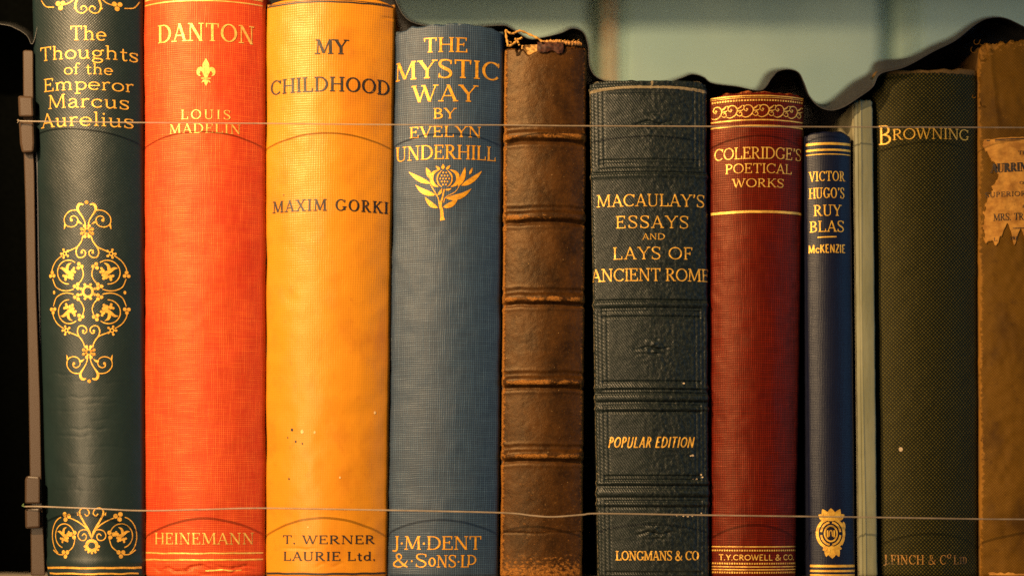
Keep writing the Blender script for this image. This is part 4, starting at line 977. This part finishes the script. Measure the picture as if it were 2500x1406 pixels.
dr = mesh_obj('black_drape', V, F, velvet); sm = dr.modifiers.new('thickness', 'SOLIDIFY'); sm.thickness = 3*PX
tag(dr, 'plain black drape hanging left of the books behind the bracket', 'drape')

# ------------------------------------------------------------------ clear plastic bracket
t = NT('brown_plastic'); x, y, z = t.xyz()
plastic = t.fin((0.06, 0.038, 0.024), .26, .16)
navy_strip_m = simple('strip_navy', (0.004, 0.006, 0.018), .4, .4, .2, 20)
br = empty('line_bracket', W3(90, EY+SHELF*D/(D+36), 36)); borg = np.array(br.location)
tag(br, 'narrow brownish upright bracket with two clips holding the line ends', 'bracket')
def plate(name, poly, d0, d1, mat, bv=2.0):
    n = len(poly); V = [W3(x, y, d0) for x, y in poly]+[W3(x, y, d1) for x, y in poly]
    F = [tuple(range(n)), tuple(range(2*n-1, n-1, -1))]+[(i, n+i, n+(i+1) % n, (i+1) % n) for i in range(n)]
    o = mesh_obj(name, V, F, mat, br, borg, smooth=False); bevel(o, bv, 2); return o
plate('upright', [(56, 126), (60, 123), (78, 124), (81, 128), (82, 372), (84, 420), (88, 700), (98, 980), (101, 1160), (110, 1404), (76, 1404), (73, 1160), (69, 900), (62, 500), (58, 372), (57, 240)], 30, 44, plastic, 3)
plate('clip', [(44, 234), (80, 236), (82, 286), (46, 286)], 8, 29, plastic, 5)
plate('clip_jaw', [(46, 298), (82, 298), (84, 350), (82, 372), (54, 374), (49, 352)], 10, 29, plastic, 5)
plate('clip', [(61, 1168), (66, 1161), (96, 1163), (98, 1170), (98, 1229), (61, 1229)], 8, 29, plastic, 5)
plate('clip_jaw', [(61, 1241), (98, 1241), (98, 1288), (62, 1290)], 10, 29, plastic, 5)
plate('navy_strip', [(82, 372), (92, 372), (100, 870), (88, 864)], 40, 48, navy_strip_m, 1)  # thin dark blue strip along the upright

# ------------------------------------------------------------------ nylon lines
t = NT('nylon_line'); x, y, z = t.xyz()
nyl = t.fin(t.mix(t.ramp(t.noise(x, z, 40, 40, 3), .3, .7), (0.36, 0.28, 0.19), (0.50, 0.39, 0.27)), .3, .5, Transmission_Weight=.2)
tr_ = t.n('ShaderNodeBsdfTransparent'); mx_ = t.n('ShaderNodeMixShader'); mx_.inputs[0].default_value = .42
t.t.links.new(t.b.outputs[0], mx_.inputs[1]); t.t.links.new(tr_.outputs[0], mx_.inputs[2]); t.t.links.new(mx_.outputs[0], t.out.inputs[0])
def line(name, pts, r, label, knot):
    P = smooth_curve([W3(x, y, d) for x, y, d in pts], 10)
    org = P[0]; rt = empty(name, org); tag(rt, label, 'line', 'nylon lines across the books')
    v, f = tube(P, r*PX, 8); mesh_obj('strand', v, f, nyl, rt, org)
    kp = [org+np.array([a*.45*PX, -2*PX, b*.45*PX]) for a, b in knot]
    v, f = tube(smooth_curve(kp, 5), 1.1*PX, 7); mesh_obj('knot', v, f, simple(name+'_knot', (0.20, 0.15, 0.10) if 'upper' in label else (0.10, 0.16, 0.05), .5, .3, .2, 4), rt, org)
line('nylon_line', [(44, 296, 2), (90, 297, -4), (200, 298.5, -22), (350, 300, -24), (650, 302, -24), (960, 305, -24), (1233, 306, -23), (1440, 308, -23), (1965, 310, -23), (2200, 311, -22), (2500, 312, -22), (2900, 313, -22)], 1.9,
     'upper pale nylon line stretched across the spines, through the top titles', [(0, 0), (-2, 4), (4, 6), (8, -2), (2, -5), (-1, -12)])
line('nylon_line', [(60, 1236, 2), (100, 1236, -4), (230, 1241, -22), (350, 1246, -24), (500, 1243, -24), (650, 1240, -24), (950, 1245, -24), (1222, 1251, -23), (1300, 1258, -23), (1350, 1261, -23), (1420, 1256, -23), (1470, 1253, -23), (1730, 1257, -23), (1960, 1260, -23), (2120, 1262, -22), (2370, 1266, -22), (2500, 1267, -22), (2900, 1269, -22)], 2.2,
     'lower pale nylon line stretched across the spines, near their feet', [(0, 0), (-5, 8), (-3, 16), (-8, 10), (-12, 4), (-6, 2), (2, -2)])
